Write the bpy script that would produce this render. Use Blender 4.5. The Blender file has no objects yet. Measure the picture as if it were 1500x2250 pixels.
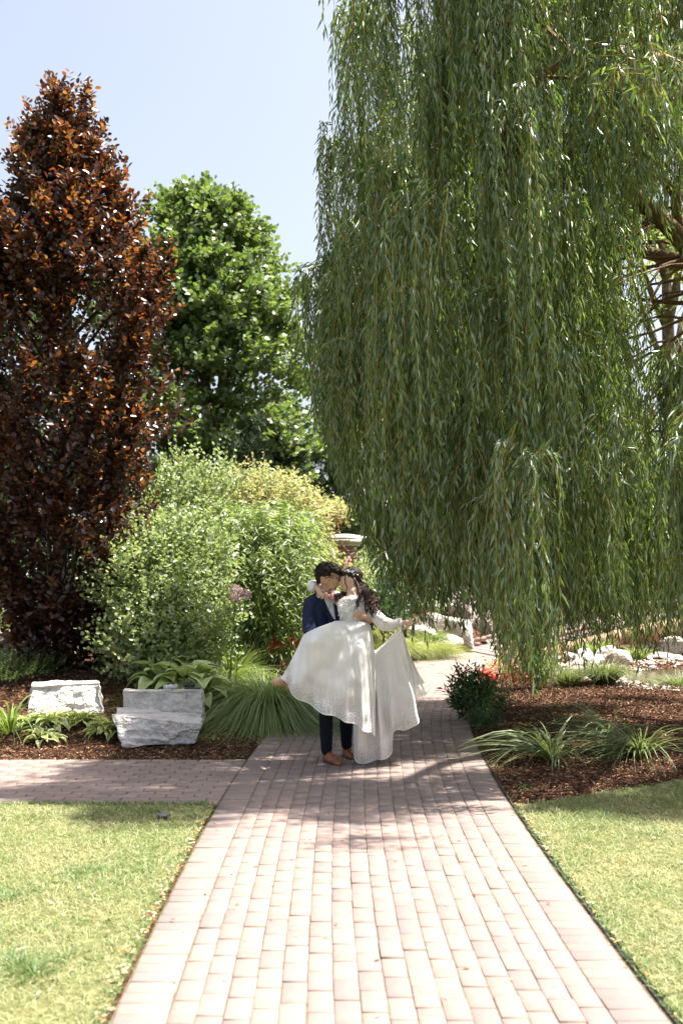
import bpy, bmesh, math, random
import numpy as np
from mathutils import Vector, Matrix, noise as mnoise

rng = np.random.default_rng(7)
random.seed(7)
S = bpy.context.scene
COL = S.collection

# ------------------------------------------------------------------ camera
CAMH, F, CX, CY, HOR = 1.62, 2350.0, 750.0, 1125.0, 1250.0
PITCH = math.atan((HOR - CY) / F)
cam = bpy.data.cameras.new('camera'); camo = bpy.data.objects.new('camera', cam); COL.objects.link(camo)
camo.location = (0, 0, CAMH); camo.rotation_euler = (math.pi/2 + PITCH, 0, 0)
cam.sensor_fit = 'VERTICAL'; cam.sensor_height = 36.0; cam.lens = F/2250*36.0
cam.clip_end = 2000; cam.clip_start = 0.05
cam.dof.use_dof = True; cam.dof.focus_distance = 9.2; cam.dof.aperture_fstop = 2.8
S.camera = camo
# ------------------------------------------------------------------ light
SUN = Vector((0.82, 0.16, 1.9)).normalized()
w = bpy.data.worlds.new('World'); S.world = w; w.use_nodes = True
nt = w.node_tree; nt.nodes.clear()
sky = nt.nodes.new('ShaderNodeTexSky'); sky.sky_type = 'NISHITA'; sky.sun_disc = False
sky.sun_elevation = math.asin(SUN.z); sky.sun_rotation = math.atan2(SUN.x, SUN.y)
sky.air_density = 1.0; sky.dust_density = 5.0; sky.ozone_density = 0.8; sky.altitude = 100
bg = nt.nodes.new('ShaderNodeBackground'); bg.inputs[1].default_value = 0.078
out = nt.nodes.new('ShaderNodeOutputWorld')
hs = nt.nodes.new('ShaderNodeHueSaturation'); hs.inputs['Saturation'].default_value = .62; hs.inputs['Value'].default_value = 1.05
nt.links.new(sky.outputs[0], hs.inputs['Color']); nt.links.new(hs.outputs[0], bg.inputs[0]); nt.links.new(bg.outputs[0], out.inputs[0])
sl = bpy.data.lights.new('sun', 'SUN'); sl.energy = 5.0; sl.angle = math.radians(0.53); sl.color = (1, 0.95, 0.86)
so = bpy.data.objects.new('sun', sl); COL.objects.link(so)
so.rotation_euler = SUN.to_track_quat('Z', 'Y').to_euler(); so.location = (0, 0, 30)
S.view_settings.view_transform = 'Standard'; S.view_settings.look = 'None'
S.view_settings.exposure = 1.8; S.view_settings.gamma = 1; S.view_settings.use_curve_mapping = False
S.cycles.max_bounces = 8; S.cycles.transparent_max_bounces = 12; S.cycles.use_denoising = True
S.cycles.caustics_reflective = False; S.cycles.caustics_refractive = False

# ------------------------------------------------------------------ helpers
cp, sp = math.cos(PITCH), math.sin(PITCH)
def ray(px, py):
    x = (px-CX)/F; u = (CY-py)/F
    return x, cp - u*sp, sp + u*cp
def P(px, py, Y):
    x, y, z = ray(px, py); t = Y/y
    return np.array([x*t, Y, CAMH+z*t])
def G(px, py, z=0.0):
    x, y, zz = ray(px, py); t = (z-CAMH)/zz
    return np.array([x*t, y*t, z])
def sm(a, b, x):
    t = np.clip((np.asarray(x, float)-a)/(b-a), 0, 1); return t*t*(3-2*t)
def unit(v):
    return v/np.maximum(np.linalg.norm(v, axis=-1, keepdims=True), 1e-9)

def link(o, parent=None):
    COL.objects.link(o)
    if parent is not None: o.parent = parent
    return o
def props(o, label=None, cat=None, group=None, kind=None):
    if label: o['label'] = label
    if cat: o['category'] = cat
    if group: o['group'] = group
    if kind: o['kind'] = kind
    return o
def thing(name, loc, label, cat, group=None, rz=0):
    o = bpy.data.objects.new(name, None); link(o); o.location = loc; o.rotation_euler = (0, 0, rz)
    o.empty_display_size = 0.1
    return props(o, label, cat, group)
def fmesh(name, V, Fs, mats, smooth=False, attr=None, mi=None):
    """Fs: list of int arrays (n,k)"""
    if not isinstance(Fs, (list, tuple)): Fs = [Fs]
    V = np.asarray(V, dtype=np.float32)
    me = bpy.data.meshes.new(name)
    me.vertices.add(len(V)); me.vertices.foreach_set('co', V.ravel())
    Fs = [np.asarray(f, dtype=np.int32) for f in Fs if len(f)]
    loops = np.concatenate([f.ravel() for f in Fs]); tot = np.concatenate([np.full(len(f), f.shape[1], np.int32) for f in Fs])
    st = np.concatenate([[0], np.cumsum(tot)[:-1]]).astype(np.int32)
    me.loops.add(len(loops)); me.loops.foreach_set('vertex_index', loops)
    me.polygons.add(len(tot)); me.polygons.foreach_set('loop_start', st); me.polygons.foreach_set('loop_total', tot)
    if mi is not None: me.polygons.foreach_set('material_index', np.asarray(mi, np.int32))
    if smooth: me.polygons.foreach_set('use_smooth', np.ones(len(tot), bool))
    if not isinstance(mats, (list, tuple)): mats = [mats]
    for m in mats: me.materials.append(m)
    if attr is not None:
        for k, a in attr.items():
            at = me.attributes.new(k, 'FLOAT', 'POINT'); at.data.foreach_set('value', np.asarray(a, np.float32))
    me.update(calc_edges=True)
    return me
def part(name, V, Fs, mats, parent=None, smooth=False, kind=None, attr=None, mi=None, world=True, label=None):
    V = np.asarray(V, float)
    if parent is not None and world: V = V - np.array(parent.location)
    o = bpy.data.objects.new(name, fmesh(name, V, Fs, mats, smooth, attr, mi)); link(o, parent)
    if kind: o['kind'] = kind
    if label: o['label'] = label
    return o
class MB:
    """collects shapes"""
    def __init__(s): s.V = []; s.F3 = []; s.F4 = []; s.n = 0
    def add(s, V, F3=None, F4=None):
        V = np.asarray(V, float); s.V.append(V)
        if F3 is not None and len(F3): s.F3.append(np.asarray(F3)+s.n)
        if F4 is not None and len(F4): s.F4.append(np.asarray(F4)+s.n)
        s.n += len(V)
    def get(s):
        F = []
        if s.F3: F.append(np.concatenate(s.F3))
        if s.F4: F.append(np.concatenate(s.F4))
        return np.concatenate(s.V), F
    def tube(s, pts, rad, n=6, cap=True):
        pts = np.asarray(pts, float); rad = np.broadcast_to(np.asarray(rad, float), (len(pts),))
        d = unit(np.gradient(pts, axis=0)); ref = np.array([0.0, 0.0, 1.0])
        if abs(d[0][2]) > .9: ref = np.array([1.0, 0, 0])
        a = unit(np.cross(d, ref)); b = np.cross(d, a)
        th = np.linspace(0, 2*np.pi, n, endpoint=False)
        V = pts[:, None, :] + rad[:, None, None]*(a[:, None, :]*np.cos(th)[None, :, None] + b[:, None, :]*np.sin(th)[None, :, None])
        m = len(pts); V = V.reshape(-1, 3); F = []
        i = np.arange(m-1)[:, None]*n; j = np.arange(n)[None, :]; k = (j+1) % n
        F4 = np.stack([(i+j), (i+k), (i+n+k), (i+n+j)], -1).reshape(-1, 4)
        V = np.concatenate([V, pts[:1], pts[-1:]]); c0 = m*n; c1 = c0+1
        jj = np.arange(n); kk = (jj+1) % n
        F3 = np.concatenate([np.stack([kk, jj, np.full(n, c0)], -1), np.stack([(m-1)*n+jj, (m-1)*n+kk, np.full(n, c1)], -1)]) if cap else None
        s.add(V, F3, F4)
    def box(s, c, size, rz=0, R=None):
        c = np.asarray(c, float); h = np.asarray(size, float)/2
        v = np.array([[x, y, z] for z in (-1, 1) for y in (-1, 1) for x in (-1, 1)], float)*h
        if R is not None: v = v @ np.asarray(R).T
        elif rz: cc, ss = math.cos(rz), math.sin(rz); v = np.stack([v[:, 0]*cc-v[:, 1]*ss, v[:, 0]*ss+v[:, 1]*cc, v[:, 2]], -1)
        s.add(v+c, None, [[0, 2, 3, 1], [4, 5, 7, 6], [0, 1, 5, 4], [2, 6, 7, 3], [0, 4, 6, 2], [1, 3, 7, 5]])
    def ell(s, c, r, nu=12, nv=8, R=None):
        r = np.broadcast_to(np.asarray(r, float), (3,))
        th = np.linspace(0, np.pi, nv+1)[1:-1]; ph = np.linspace(0, 2*np.pi, nu, endpoint=False)
        v = np.stack([np.sin(th)[:, None]*np.cos(ph), np.sin(th)[:, None]*np.sin(ph), np.repeat(np.cos(th)[:, None], nu, 1)], -1).reshape(-1, 3)
        v = np.concatenate([v, [[0, 0, 1.]], [[0, 0, -1.]]])*r
        if R is not None: v = v @ np.asarray(R).T
        i = np.arange(nv-2)[:, None]*nu; j = np.arange(nu)[None, :]; k = (j+1) % nu
        F4 = np.stack([i+j, i+nu+j, i+nu+k, i+k], -1).reshape(-1, 4); t = (nv-1)*nu; jj = np.arange(nu); kk = (jj+1) % nu
        F3 = np.concatenate([np.stack([jj, kk, np.full(nu, t)], -1), np.stack([(nv-2)*nu+kk, (nv-2)*nu+jj, np.full(nu, t+1)], -1)])
        s.add(v+np.asarray(c, float), F3, F4)
    def seg(s, p0, r0, p1, r1, n=14):
        p0 = np.asarray(p0, float); p1 = np.asarray(p1, float)
        s.tube(np.stack([p0, p1]), [r0, r1], n); s.ell(p0, r0); s.ell(p1, r1)
    def chain(s, pts, rs, n=14):
        for i in range(len(pts)-1): s.seg(pts[i], rs[i], pts[i+1], rs[i+1], n)
    def part(s, name, mats, parent=None, **k):
        V, F = s.get(); return part(name, V, F, mats, parent, **k)

def solid(mb, voxel, smooth=3, fac=.5, dec=.33):
    """joins overlapping closed shapes into one continuous surface"""
    V, F = mb.get(); me = fmesh('tmp', V, F, [])
    o = bpy.data.objects.new('tmp', me); COL.objects.link(o)
    m = o.modifiers.new('r', 'REMESH'); m.mode = 'VOXEL'; m.voxel_size = voxel; m.use_smooth_shade = True
    if smooth: m2 = o.modifiers.new('s', 'SMOOTH'); m2.iterations = smooth; m2.factor = fac
    m3 = o.modifiers.new('d', 'DECIMATE'); m3.ratio = dec
    dg = bpy.context.evaluated_depsgraph_get(); ev = o.evaluated_get(dg)
    r = bpy.data.meshes.new_from_object(ev)
    bpy.data.objects.remove(o); bpy.data.meshes.remove(me)
    return r
def mesh_part(name, me, mats, parent=None, disp=None, label=None):
    """me in world coordinates -> part"""
    n = len(me.vertices); co = np.empty(n*3, np.float32); me.vertices.foreach_get('co', co); co = co.reshape(-1, 3)
    if disp is not None: co = disp(co).astype(np.float32)
    if parent is not None: co = co - np.array(parent.location, np.float32)
    me.vertices.foreach_set('co', co.ravel()); me.materials.clear()
    for m in (mats if isinstance(mats, (list, tuple)) else [mats]): me.materials.append(m)
    me.polygons.foreach_set('use_smooth', np.ones(len(me.polygons), bool)); me.update(); me.name = name
    o = bpy.data.objects.new(name, me); link(o, parent)
    if label: o['label'] = label
    return o
def vnoise(p, scale, seed=0):
    return np.array([mnoise.noise(Vector((float(a[0])*scale+seed*7.3, float(a[1])*scale+seed*3.1, float(a[2])*scale+seed))) for a in p])

# ------------------------------------------------------------------ materials
def newmat(name):
    m = bpy.data.materials.new(name); m.use_nodes = True; t = m.node_tree; t.nodes.clear()
    o = t.nodes.new('ShaderNodeOutputMaterial'); return m, t, o
def ramp(t, cols, pos=None, interp='LINEAR'):
    r = t.nodes.new('ShaderNodeValToRGB'); e = r.color_ramp; e.interpolation = interp
    n = len(cols); pos = pos or [i/(n-1) for i in range(n)]
    while len(e.elements) < n: e.elements.new(0.5)
    for i in range(n): e.elements[i].position = pos[i]; e.elements[i].color = (*cols[i], 1)
    return r
def surf(name, cols, scale=5, rough=.8, spec=.3, bump=.0, bscale=None, detail=6, island=0.0, objrand=0.0, coord='Object', metal=0, dist=0.02, pos=None, wave=None):
    """principled with noise driven colours; island/objrand shift the tone of each piece"""
    m, t, o = newmat(name); L = t.links.new
    p = t.nodes.new('ShaderNodeBsdfPrincipled'); p.inputs['Roughness'].default_value = rough
    p.inputs['Specular IOR Level'].default_value = spec; p.inputs['Metallic'].default_value = metal
    tc = t.nodes.new('ShaderNodeTexCoord'); n = t.nodes.new('ShaderNodeTexNoise'); n.inputs['Scale'].default_value = scale
    n.inputs['Detail'].default_value = detail; n.inputs['Roughness'].default_value = .62
    L(tc.outputs[coord], n.inputs['Vector'])
    r = ramp(t, cols, pos or [0.3+0.4*i/(len(cols)-1) for i in range(len(cols))] if len(cols) > 1 else [0])if len(cols) > 1 else None
    fac = n.outputs['Fac']
    if island or objrand:
        if island: g = t.nodes.new('ShaderNodeNewGeometry'); src = g.outputs['Random Per Island']; k = island
        else: g = t.nodes.new('ShaderNodeObjectInfo'); src = g.outputs['Random']; k = objrand
        a = t.nodes.new('ShaderNodeMath'); a.operation = 'MULTIPLY_ADD'; a.inputs[1].default_value = k; a.inputs[2].default_value = -k/2
        L(src, a.inputs[0]); b = t.nodes.new('ShaderNodeMath'); b.operation = 'ADD'; L(fac, b.inputs[0]); L(a.outputs[0], b.inputs[1]); fac = b.outputs[0]
    if r: L(fac, r.inputs[0]); L(r.outputs[0], p.inputs['Base Color'])
    else: p.inputs['Base Color'].default_value = (*cols[0], 1)
    if bump:
        n2 = t.nodes.new('ShaderNodeTexNoise'); n2.inputs['Scale'].default_value = bscale or scale*4; n2.inputs['Detail'].default_value = 8
        L(tc.outputs[coord], n2.inputs['Vector']); b = t.nodes.new('ShaderNodeBump'); b.inputs['Strength'].default_value = bump; b.inputs['Distance'].default_value = dist
        L(n2.outputs['Fac'], b.inputs['Height']); L(b.outputs[0], p.inputs['Normal'])
    L(p.outputs[0], o.inputs[0]); return m
def leafmat(name, cols, trans, tf=.35, rough=.45, spec=.5, back=None, clump=None):
    """leaf: own colour per leaf, light passing through, paler underside"""
    m, t, o = newmat(name); L = t.links.new
    g = t.nodes.new('ShaderNodeNewGeometry'); r = ramp(t, cols); L(g.outputs['Random Per Island'], r.inputs[0]); col = r.outputs[0]
    if back is not None:
        mx = t.nodes.new('ShaderNodeMix'); mx.data_type = 'RGBA'; L(g.outputs['Backfacing'], mx.inputs[0]); L(col, mx.inputs[6]); mx.inputs[7].default_value = (*back, 1); col = mx.outputs[2]
    if clump is not None:
        tc = t.nodes.new('ShaderNodeTexCoord'); n = t.nodes.new('ShaderNodeTexNoise'); n.inputs['Scale'].default_value = clump[1]; n.inputs['Detail'].default_value = 2
        L(tc.outputs['Object'], n.inputs['Vector']); rr = ramp(t, [(0, 0, 0), (1, 1, 1)], [.42, .62]); L(n.outputs['Fac'], rr.inputs[0])
        mx = t.nodes.new('ShaderNodeMix'); mx.data_type = 'RGBA'; L(rr.outputs[0], mx.inputs[0]); L(col, mx.inputs[6]); mx.inputs[7].default_value = (*clump[0], 1); col = mx.outputs[2]
    p = t.nodes.new('ShaderNodeBsdfPrincipled'); p.inputs['Roughness'].default_value = rough; p.inputs['Specular IOR Level'].default_value = spec
    L(col, p.inputs['Base Color']); tr = t.nodes.new('ShaderNodeBsdfTranslucent')
    if isinstance(trans, list): r2 = ramp(t, trans); L(g.outputs['Random Per Island'], r2.inputs[0]); L(r2.outputs[0], tr.inputs[0])
    else: tr.inputs[0].default_value = (*trans, 1)
    mx = t.nodes.new('ShaderNodeMixShader'); mx.inputs[0].default_value = tf; L(p.outputs[0], mx.inputs[1]); L(tr.outputs[0], mx.inputs[2]); L(mx.outputs[0], o.inputs[0])
    return m

# leaf templates: along, side, lift
T_DIAM = (np.array([[0, 0, 0], [.42, -.5, .10], [1, 0, -.06], [.42, .5, .10]]), np.array([[0, 1, 2], [0, 2, 3]]))
T_OVAL = (np.array([[0, 0, 0], [.28, -.46, .09], [.68, -.42, .07], [1, 0, -.10], [.68, .42, .07], [.28, .46, .09]]), np.array([[0, 1, 2, 3], [0, 3, 4, 5]]))
T_WILL = (np.array([[0, 0, 0], [.4, -.5, .04], [1, 0, -.14], [.4, .5, .04]]), np.array([[0, 1, 2], [0, 2, 3]]))
T_STAR = (np.array([[0, 0, 0], [.15, -.5, .05], [.42, -.28, .04], [.62, -.5, -.02], [.66, -.16, .03], [1, 0, -.1], [.66, .16, .03], [.62, .5, -.02], [.42, .28, .04], [.15, .5, .05]]),
          np.array([[0, 1, 2, 5], [2, 3, 4, 5], [5, 6, 7, 8], [0, 5, 8, 9]]))
def leafgeo(pos, ax, nr, Ln, Wd, T):
    tv, tf = T; N = len(pos)
    ax = unit(ax); sd = unit(np.cross(ax, nr)); nr = np.cross(sd, ax)
    Ln = np.broadcast_to(Ln, (N,)); Wd = np.broadcast_to(Wd, (N,))
    V = pos[:, None, :] + ax[:, None, :]*(tv[None, :, 0, None]*Ln[:, None, None]) + sd[:, None, :]*(tv[None, :, 1, None]*Wd[:, None, None]) + nr[:, None, :]*(tv[None, :, 2, None]*Ln[:, None, None])
    k = len(tv); Fq = (np.arange(N)[:, None, None]*k + tf[None]).reshape(-1, tf.shape[1])
    return V.reshape(-1, 3), Fq
def rv(n, s=1.0): return rng.normal(0, s, (n, 3))
def ru(a, b, n=None): return rng.uniform(a, b, n)
def twigs(org, dirs, length, nl, Ln, Wd, T, droop=0.0, flat=.6, up=.5, spread=.9):
    """leaves set alternately on twigs"""
    N = len(org); length = np.broadcast_to(length, (N,)); d = unit(dirs)
    t = (np.arange(nl)+.5)/nl; t = t[None, :]+ru(-.3/nl, .3/nl, (N, nl))
    pos = org[:, None, :] + d[:, None, :]*(t*length[:, None])[:, :, None]
    pos[:, :, 2] -= droop*(t**2)*length[:, None]
    sd = unit(np.cross(d, unit(rv(N)*.4+np.array([0, 0, 1.]))))
    sgn = np.where(np.arange(nl) % 2 == 0, 1, -1)[None, :, None]
    ax = d[:, None, :]*(.35+.5*t[:, :, None]) + sd[:, None, :]*sgn*spread + rng.normal(0, .35, (N, nl, 3))
    ax[:, :, 2] -= droop*.8
    nr = np.array([0, 0, up])[None, None, :] + rng.normal(0, flat, (N, nl, 3))
    pos = pos.reshape(-1, 3); n = len(pos)
    return leafgeo(pos, ax.reshape(-1, 3), nr.reshape(-1, 3), ru(Ln*.7, Ln*1.2, n), ru(Wd*.75, Wd*1.2, n), T)
def bez(p0, p1, p2, n=8):
    t = np.linspace(0, 1, n)[:, None]; return (1-t)**2*np.asarray(p0)+2*t*(1-t)*np.asarray(p1)+t*t*np.asarray(p2)
def wob(pts, amp):
    pts = np.array(pts, float); pts[1:-1] += rng.normal(0, amp, pts[1:-1].shape); return pts
def ribbons(base, ax, out_, L, W, nseg=4, droop=1.0, taper=1.0):
    """arching blades: base (N,3), ax initial direction, droops over length"""
    N = len(base); t = np.linspace(0, 1, nseg+1); L = np.broadcast_to(L, (N,)); W = np.broadcast_to(W, (N,)); droop = np.broadcast_to(droop, (N,))
    ax = unit(ax); pos = base[:, None, :] + ax[:, None, :]*(t[None, :]*L[:, None])[:, :, None] + out_[:, None, :]*((t**2)[None, :]*(L*droop*.5)[:, None])[:, :, None]
    pos[:, :, 2] -= (t**2.4)[None, :]*(L*droop*.62)[:, None]
    tang = unit(np.gradient(pos, axis=1)); side = unit(np.cross(tang, np.array([0, 0, 1.])[None, None, :]+rng.normal(0, .3, (N, 1, 3))))
    wd = (1-t**1.6*taper*.95)[None, :]*W[:, None]*.5*(0.6+.4*np.minimum(1, t*4))[None, :]
    A = pos-side*wd[:, :, None]; B = pos+side*wd[:, :, None]
    V = np.stack([A, B], 2).reshape(N, -1, 3); k = V.shape[1]
    f = np.array([[2*i, 2*i+1, 2*i+3, 2*i+2] for i in range(nseg)])
    Fq = (np.arange(N)[:, None, None]*k+f[None]).reshape(-1, 4)
    return V.reshape(-1, 3), Fq
# ------------------------------------------------------------------ terrain and path line
_cl = np.array([[.20, 1.0], [.19, 3], [.155, 5], [.15, 7], [.20, 9], [.33, 11.2], [.62, 13.6], [1.10, 15.8], [1.95, 18.0], [3.1, 19.9], [4.6, 21.6]], float)
def crom(Pt, n):
    Pt = np.asarray(Pt, float); Q = np.concatenate([[2*Pt[0]-Pt[1]], Pt, [2*Pt[-1]-Pt[-2]]]); out_ = []
    for i in range(len(Pt)-1):
        t = np.linspace(0, 1, n, endpoint=False)[:, None]; a, b, c, d = Q[i:i+4]
        out_.append(.5*((2*b)+(-a+c)*t+(2*a-5*b+4*c-d)*t*t+(-a+3*b-3*c+d)*t**3))
    out_.append(Pt[-1:]); return np.concatenate(out_)
CL = crom(_cl, 24)
_ds = np.concatenate([[0], np.cumsum(np.linalg.norm(np.diff(CL, axis=0), axis=1))])
def cl_at(s):
    s = np.asarray(s, float); x = np.interp(s, _ds, CL[:, 0]); y = np.interp(s, _ds, CL[:, 1])
    e = .05; dx = np.interp(s+e, _ds, CL[:, 0])-np.interp(s-e, _ds, CL[:, 0]); dy = np.interp(s+e, _ds, CL[:, 1])-np.interp(s-e, _ds, CL[:, 1])
    l = np.hypot(dx, dy); return np.stack([x, y], -1), np.stack([dx/l, dy/l], -1)
def sdist(x, y):
    """signed distance from the path's centre line, positive to its left"""
    x = np.asarray(x, float); y = np.asarray(y, float); sh = x.shape; x = x.ravel(); y = y.ravel(); r = np.empty(len(x))
    C, D = CL[::2], np.gradient(CL, axis=0)[::2]
    for i in range(0, len(x), 20000):
        dx = x[i:i+20000, None]-C[None, :, 0]; dy = y[i:i+20000, None]-C[None, :, 1]; d2 = dx*dx+dy*dy; j = d2.argmin(1); k = np.arange(len(j))
        cr = D[j, 0]*dy[k, j]-D[j, 1]*dx[k, j]; r[i:i+20000] = np.sqrt(d2[k, j])*np.sign(cr)
    return r.reshape(sh)
HW = 1.0
POND = (6.9, 16.3, 2.75, 2.35)
def H(x, y):
    x = np.asarray(x, float); y = np.asarray(y, float); s = sdist(x, y)
    h = .45*sm(9.5, 12.6, y)*sm(1.1, 2.3, s)
    h = h + .75*sm(22.5, 29, y)*sm(1.5, 5, s)*(1-sm(1.8, 3.2, x)*(1-sm(24.5, 28, y)))
    q = np.sqrt(((x-POND[0])/POND[2])**2+((y-POND[1])/POND[3])**2)
    h = h - .5*(1-sm(.75, 1.06, q))
    q2 = np.sqrt(((x-8.5)/3.6)**2+((y-21.0)/1.7)**2); h = h - .45*(1-sm(.7, 1.1, q2))
    return h + .02*np.sin(x*3.1+1)*np.sin(y*2.3)*sm(1.2, 2.0, np.abs(s))*sm(9, 10, y)
def on(x, y, dz=0.0): return np.array([x, y, float(H(np.array([x]), np.array([y]))[0])+dz])

M_mulch = surf('mulch', [(.022, .010, .006), (.085, .038, .020), (.20, .10, .055)], 26, .95, .15, .9, 120, dist=.03)
M_chip = surf('bark_chip', [(.022, .010, .006), (.095, .042, .021), (.22, .11, .06), (.42, .29, .19)], 12, .85, .25, island=.9, pos=[.15, .45, .7, .95])
M_field = surf('far_lawn', [(.05, .09, .02), (.11, .15, .045), (.16, .18, .07)], 3, .9, .2, .5, 60)
M_soil = surf('lawn_soil', [(.07, .08, .03), (.13, .13, .055), (.22, .20, .10)], 18, .95, .15, .6, 90)
M_sand = surf('joint_sand', [(.09, .075, .055), (.17, .14, .105)], 30, .95, .1, .5, 200)
BR = [(.185, .15, .142), (.232, .174, .153), (.205, .166, .155), (.258, .196, .166), (.214, .156, .14), (.238, .187, .164)]
M_brick = surf('paver', BR, 9, .88, .2, .35, 260, objrand=1.0, pos=[.05, .28, .45, .6, .78, .95], dist=.006)
M_brick2 = surf('paver_far', BR, 9, .88, .2, .35, 260, island=1.0, pos=[.05, .28, .45, .6, .78, .95], dist=.006)

# ground sheet: fine near, coarse far
gx = np.unique(np.concatenate([np.linspace(-400, -14, 12), np.arange(-14, 16.01, .22), np.linspace(16.5, 400, 12)]))
gy = np.unique(np.concatenate([np.linspace(-60, 0, 5), np.arange(0, 34.01, .22), np.linspace(35, 900, 14)]))
X, Y = np.meshgrid(gx, gy); Z = H(X, Y) - .012
V = np.stack([X, Y, Z], -1).reshape(-1, 3); nx = len(gx)
i = (np.arange(len(gy)-1)[:, None]*nx+np.arange(nx-1)[None, :]).ravel(); Fq = np.stack([i, i+1, i+nx+1, i+nx], -1)
cx = V[Fq].mean(1); far = ((np.abs(cx[:, 0]) > 13) | (cx[:, 1] > 31) | (cx[:, 1] < 1)).astype(int)
part('ground', V, Fq, [M_mulch, M_field], None, smooth=True, kind='structure', mi=far)

def brickmesh(name, lx, ly, hz=.03, c=.004, m=M_brick):
    a, b = lx/2, ly/2
    v = [[-a, -b, -hz], [a, -b, -hz], [a, b, -hz], [-a, b, -hz], [-a, -b, -c], [a, -b, -c], [a, b, -c], [-a, b, -c], [-a+c, -b+c, 0], [a-c, -b+c, 0], [a-c, b-c, 0], [-a+c, b-c, 0]]
    f = []
    for k in range(4):
        n = (k+1) % 4; f.append([k, n, 4+n, 4+k]); f.append([4+k, 4+n, 8+n, 8+k])
    f.append([8, 9, 10, 11]); return np.array(v, float), np.array(f), fmesh(name, v, np.array(f), m)
bl, bs = .1985, .0985
V1, F1, me_brick = brickmesh('brick', bs-.0016, bl-.0075)
def place(V, x, y, z, a, t1, t2):
    """many copies of V at once"""
    c, s = np.cos(a)[:, None], np.sin(a)[:, None]
    vx = V[None, :, 0]*c - V[None, :, 1]*s; vy = V[None, :, 0]*s + V[None, :, 1]*c; vz = np.repeat(V[None, :, 2], len(x), 0)+V[None, :, 0]*t1[:, None]+V[None, :, 1]*t2[:, None]
    return np.stack([vx+x[:, None], vy+y[:, None], vz+z[:, None]], -1).reshape(-1, 3)
# main path
smax = _ds[-1]-.9
rows = []
for c in range(16):
    off = -(c-7.5)*.0995; ph = (c % 2)*.5 + rng.uniform(-.18, .18); k = np.arange(int(smax/.1995))
    s = (k+ph)*.1995+rng.normal(0, .0012, len(k)); rows.append(np.stack([s, np.full(len(s), off)+rng.normal(0, .0012, len(s)), np.zeros(len(s))], -1))
for sg in (-1, 1):
    k = np.arange(int(smax/.0995)); s = k*.0995+.05; rows.append(np.stack([s, np.full(len(s), sg*(.796+.1))+rng.normal(0, .0015, len(s)), np.full(len(s), math.pi/2)], -1))
R = np.concatenate(rows); c, d = cl_at(R[:, 0])
bx = c[:, 0]-d[:, 1]*R[:, 1]; by = c[:, 1]+d[:, 0]*R[:, 1]; ba = np.arctan2(d[:, 1], d[:, 0])-math.pi/2+R[:, 2]+rng.normal(0, .006, len(R))
bz = .012+rng.normal(0, .0016, len(R)); t1 = rng.normal(0, .006, len(R)); t2 = rng.normal(0, .006, len(R))
ok = by > .6; bx, by, ba, bz, t1, t2 = [q[ok] for q in (bx, by, ba, bz, t1, t2)]
# sand bed under it
ss = np.arange(0, smax+.01, .25); c, d = cl_at(ss); nn = np.stack([-d[:, 1], d[:, 0]], -1)
A = c+nn*(HW+.0); B = c-nn*(HW+.0); V = np.concatenate([np.c_[A, np.full(len(A), .0065)], np.c_[B, np.full(len(B), .0065)]]); n = len(ss); i = np.arange(n-1)
path = bpy.data.objects.new('path', fmesh('path', V, np.stack([n+i, n+i+1, i+1, i], -1), M_sand)); link(path); path['kind'] = 'structure'
vis = (by > 3.75) & (np.abs(bx) < .33*by)
near = np.where(vis)[0][np.argsort(by[vis])][:300]; restm = np.ones(len(bx), bool); restm[near] = False
def brickobjs(idx, parent, bx, by, bz, ba, t1, t2, me):
    for k in idx:
        o = bpy.data.objects.new('brick', me); COL.objects.link(o); o.parent = parent
        o.location = (bx[k], by[k], bz[k]); o.rotation_euler = (t2[k], -t1[k], ba[k])
brickobjs(near, path, bx, by, bz, ba, t1, t2, me_brick)
def brickstuff(m, parent, arr):
    x, y, z, a, u, v = [q[m] for q in arr]; V = place(V1, x, y, z, a, u, v); Fq = (np.arange(len(x))[:, None, None]*len(V1)+F1[None]).reshape(-1, 4)
    part('paving', V, Fq, M_brick2, parent, kind='stuff')
brickstuff(restm, path, (bx, by, bz, ba, t1, t2))
# side path
SY0, SY1 = 7.44, 9.13
rows = []; halves = []
nr_ = 17
for r_ in range(nr_):
    y = SY0+.05+r_*.0995; x0 = float(np.interp(y, CL[:, 1], CL[:, 0]))-HW-.004; hf = r_ % 2
    if hf: halves.append((x0-.05, y))
    x = x0-.1-hf*.0995-np.arange(24)*.1995; rows.append(np.stack([x, np.full(24, y)], -1))
R = np.concatenate(rows)+rng.normal(0, .0011, (nr_*24, 2)); n = len(R)
arr2 = (R[:, 0], R[:, 1], .012+rng.normal(0, .0018, n), np.full(n, math.pi/2)+rng.normal(0, .007, n), rng.normal(0, .007, n), rng.normal(0, .007, n))
sp_ = part('side_path', [[-.75, SY0, .0035], [-.75, SY1, .0035], [-6, SY1, .0035], [-6, SY0, .0035]], np.array([[0, 1, 2, 3]]), M_sand, None, kind='structure')
v2 = (R[:, 0] > -.34*R[:, 1]); near = np.where(v2)[0][np.argsort(R[v2, 1])][:300]; m2 = np.ones(n, bool); m2[near] = False
brickobjs(near, sp_, *arr2, me_brick); brickstuff(m2, sp_, arr2)
me_half = brickmesh('half_brick', bs-.004, bs-.004)[2]
for x, y in halves:
    o = bpy.data.objects.new('half_brick', me_half); COL.objects.link(o); o.parent = sp_; o.location = (x, y, .012); o.rotation_euler = (0, 0, rng.normal(0, .008))

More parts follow.
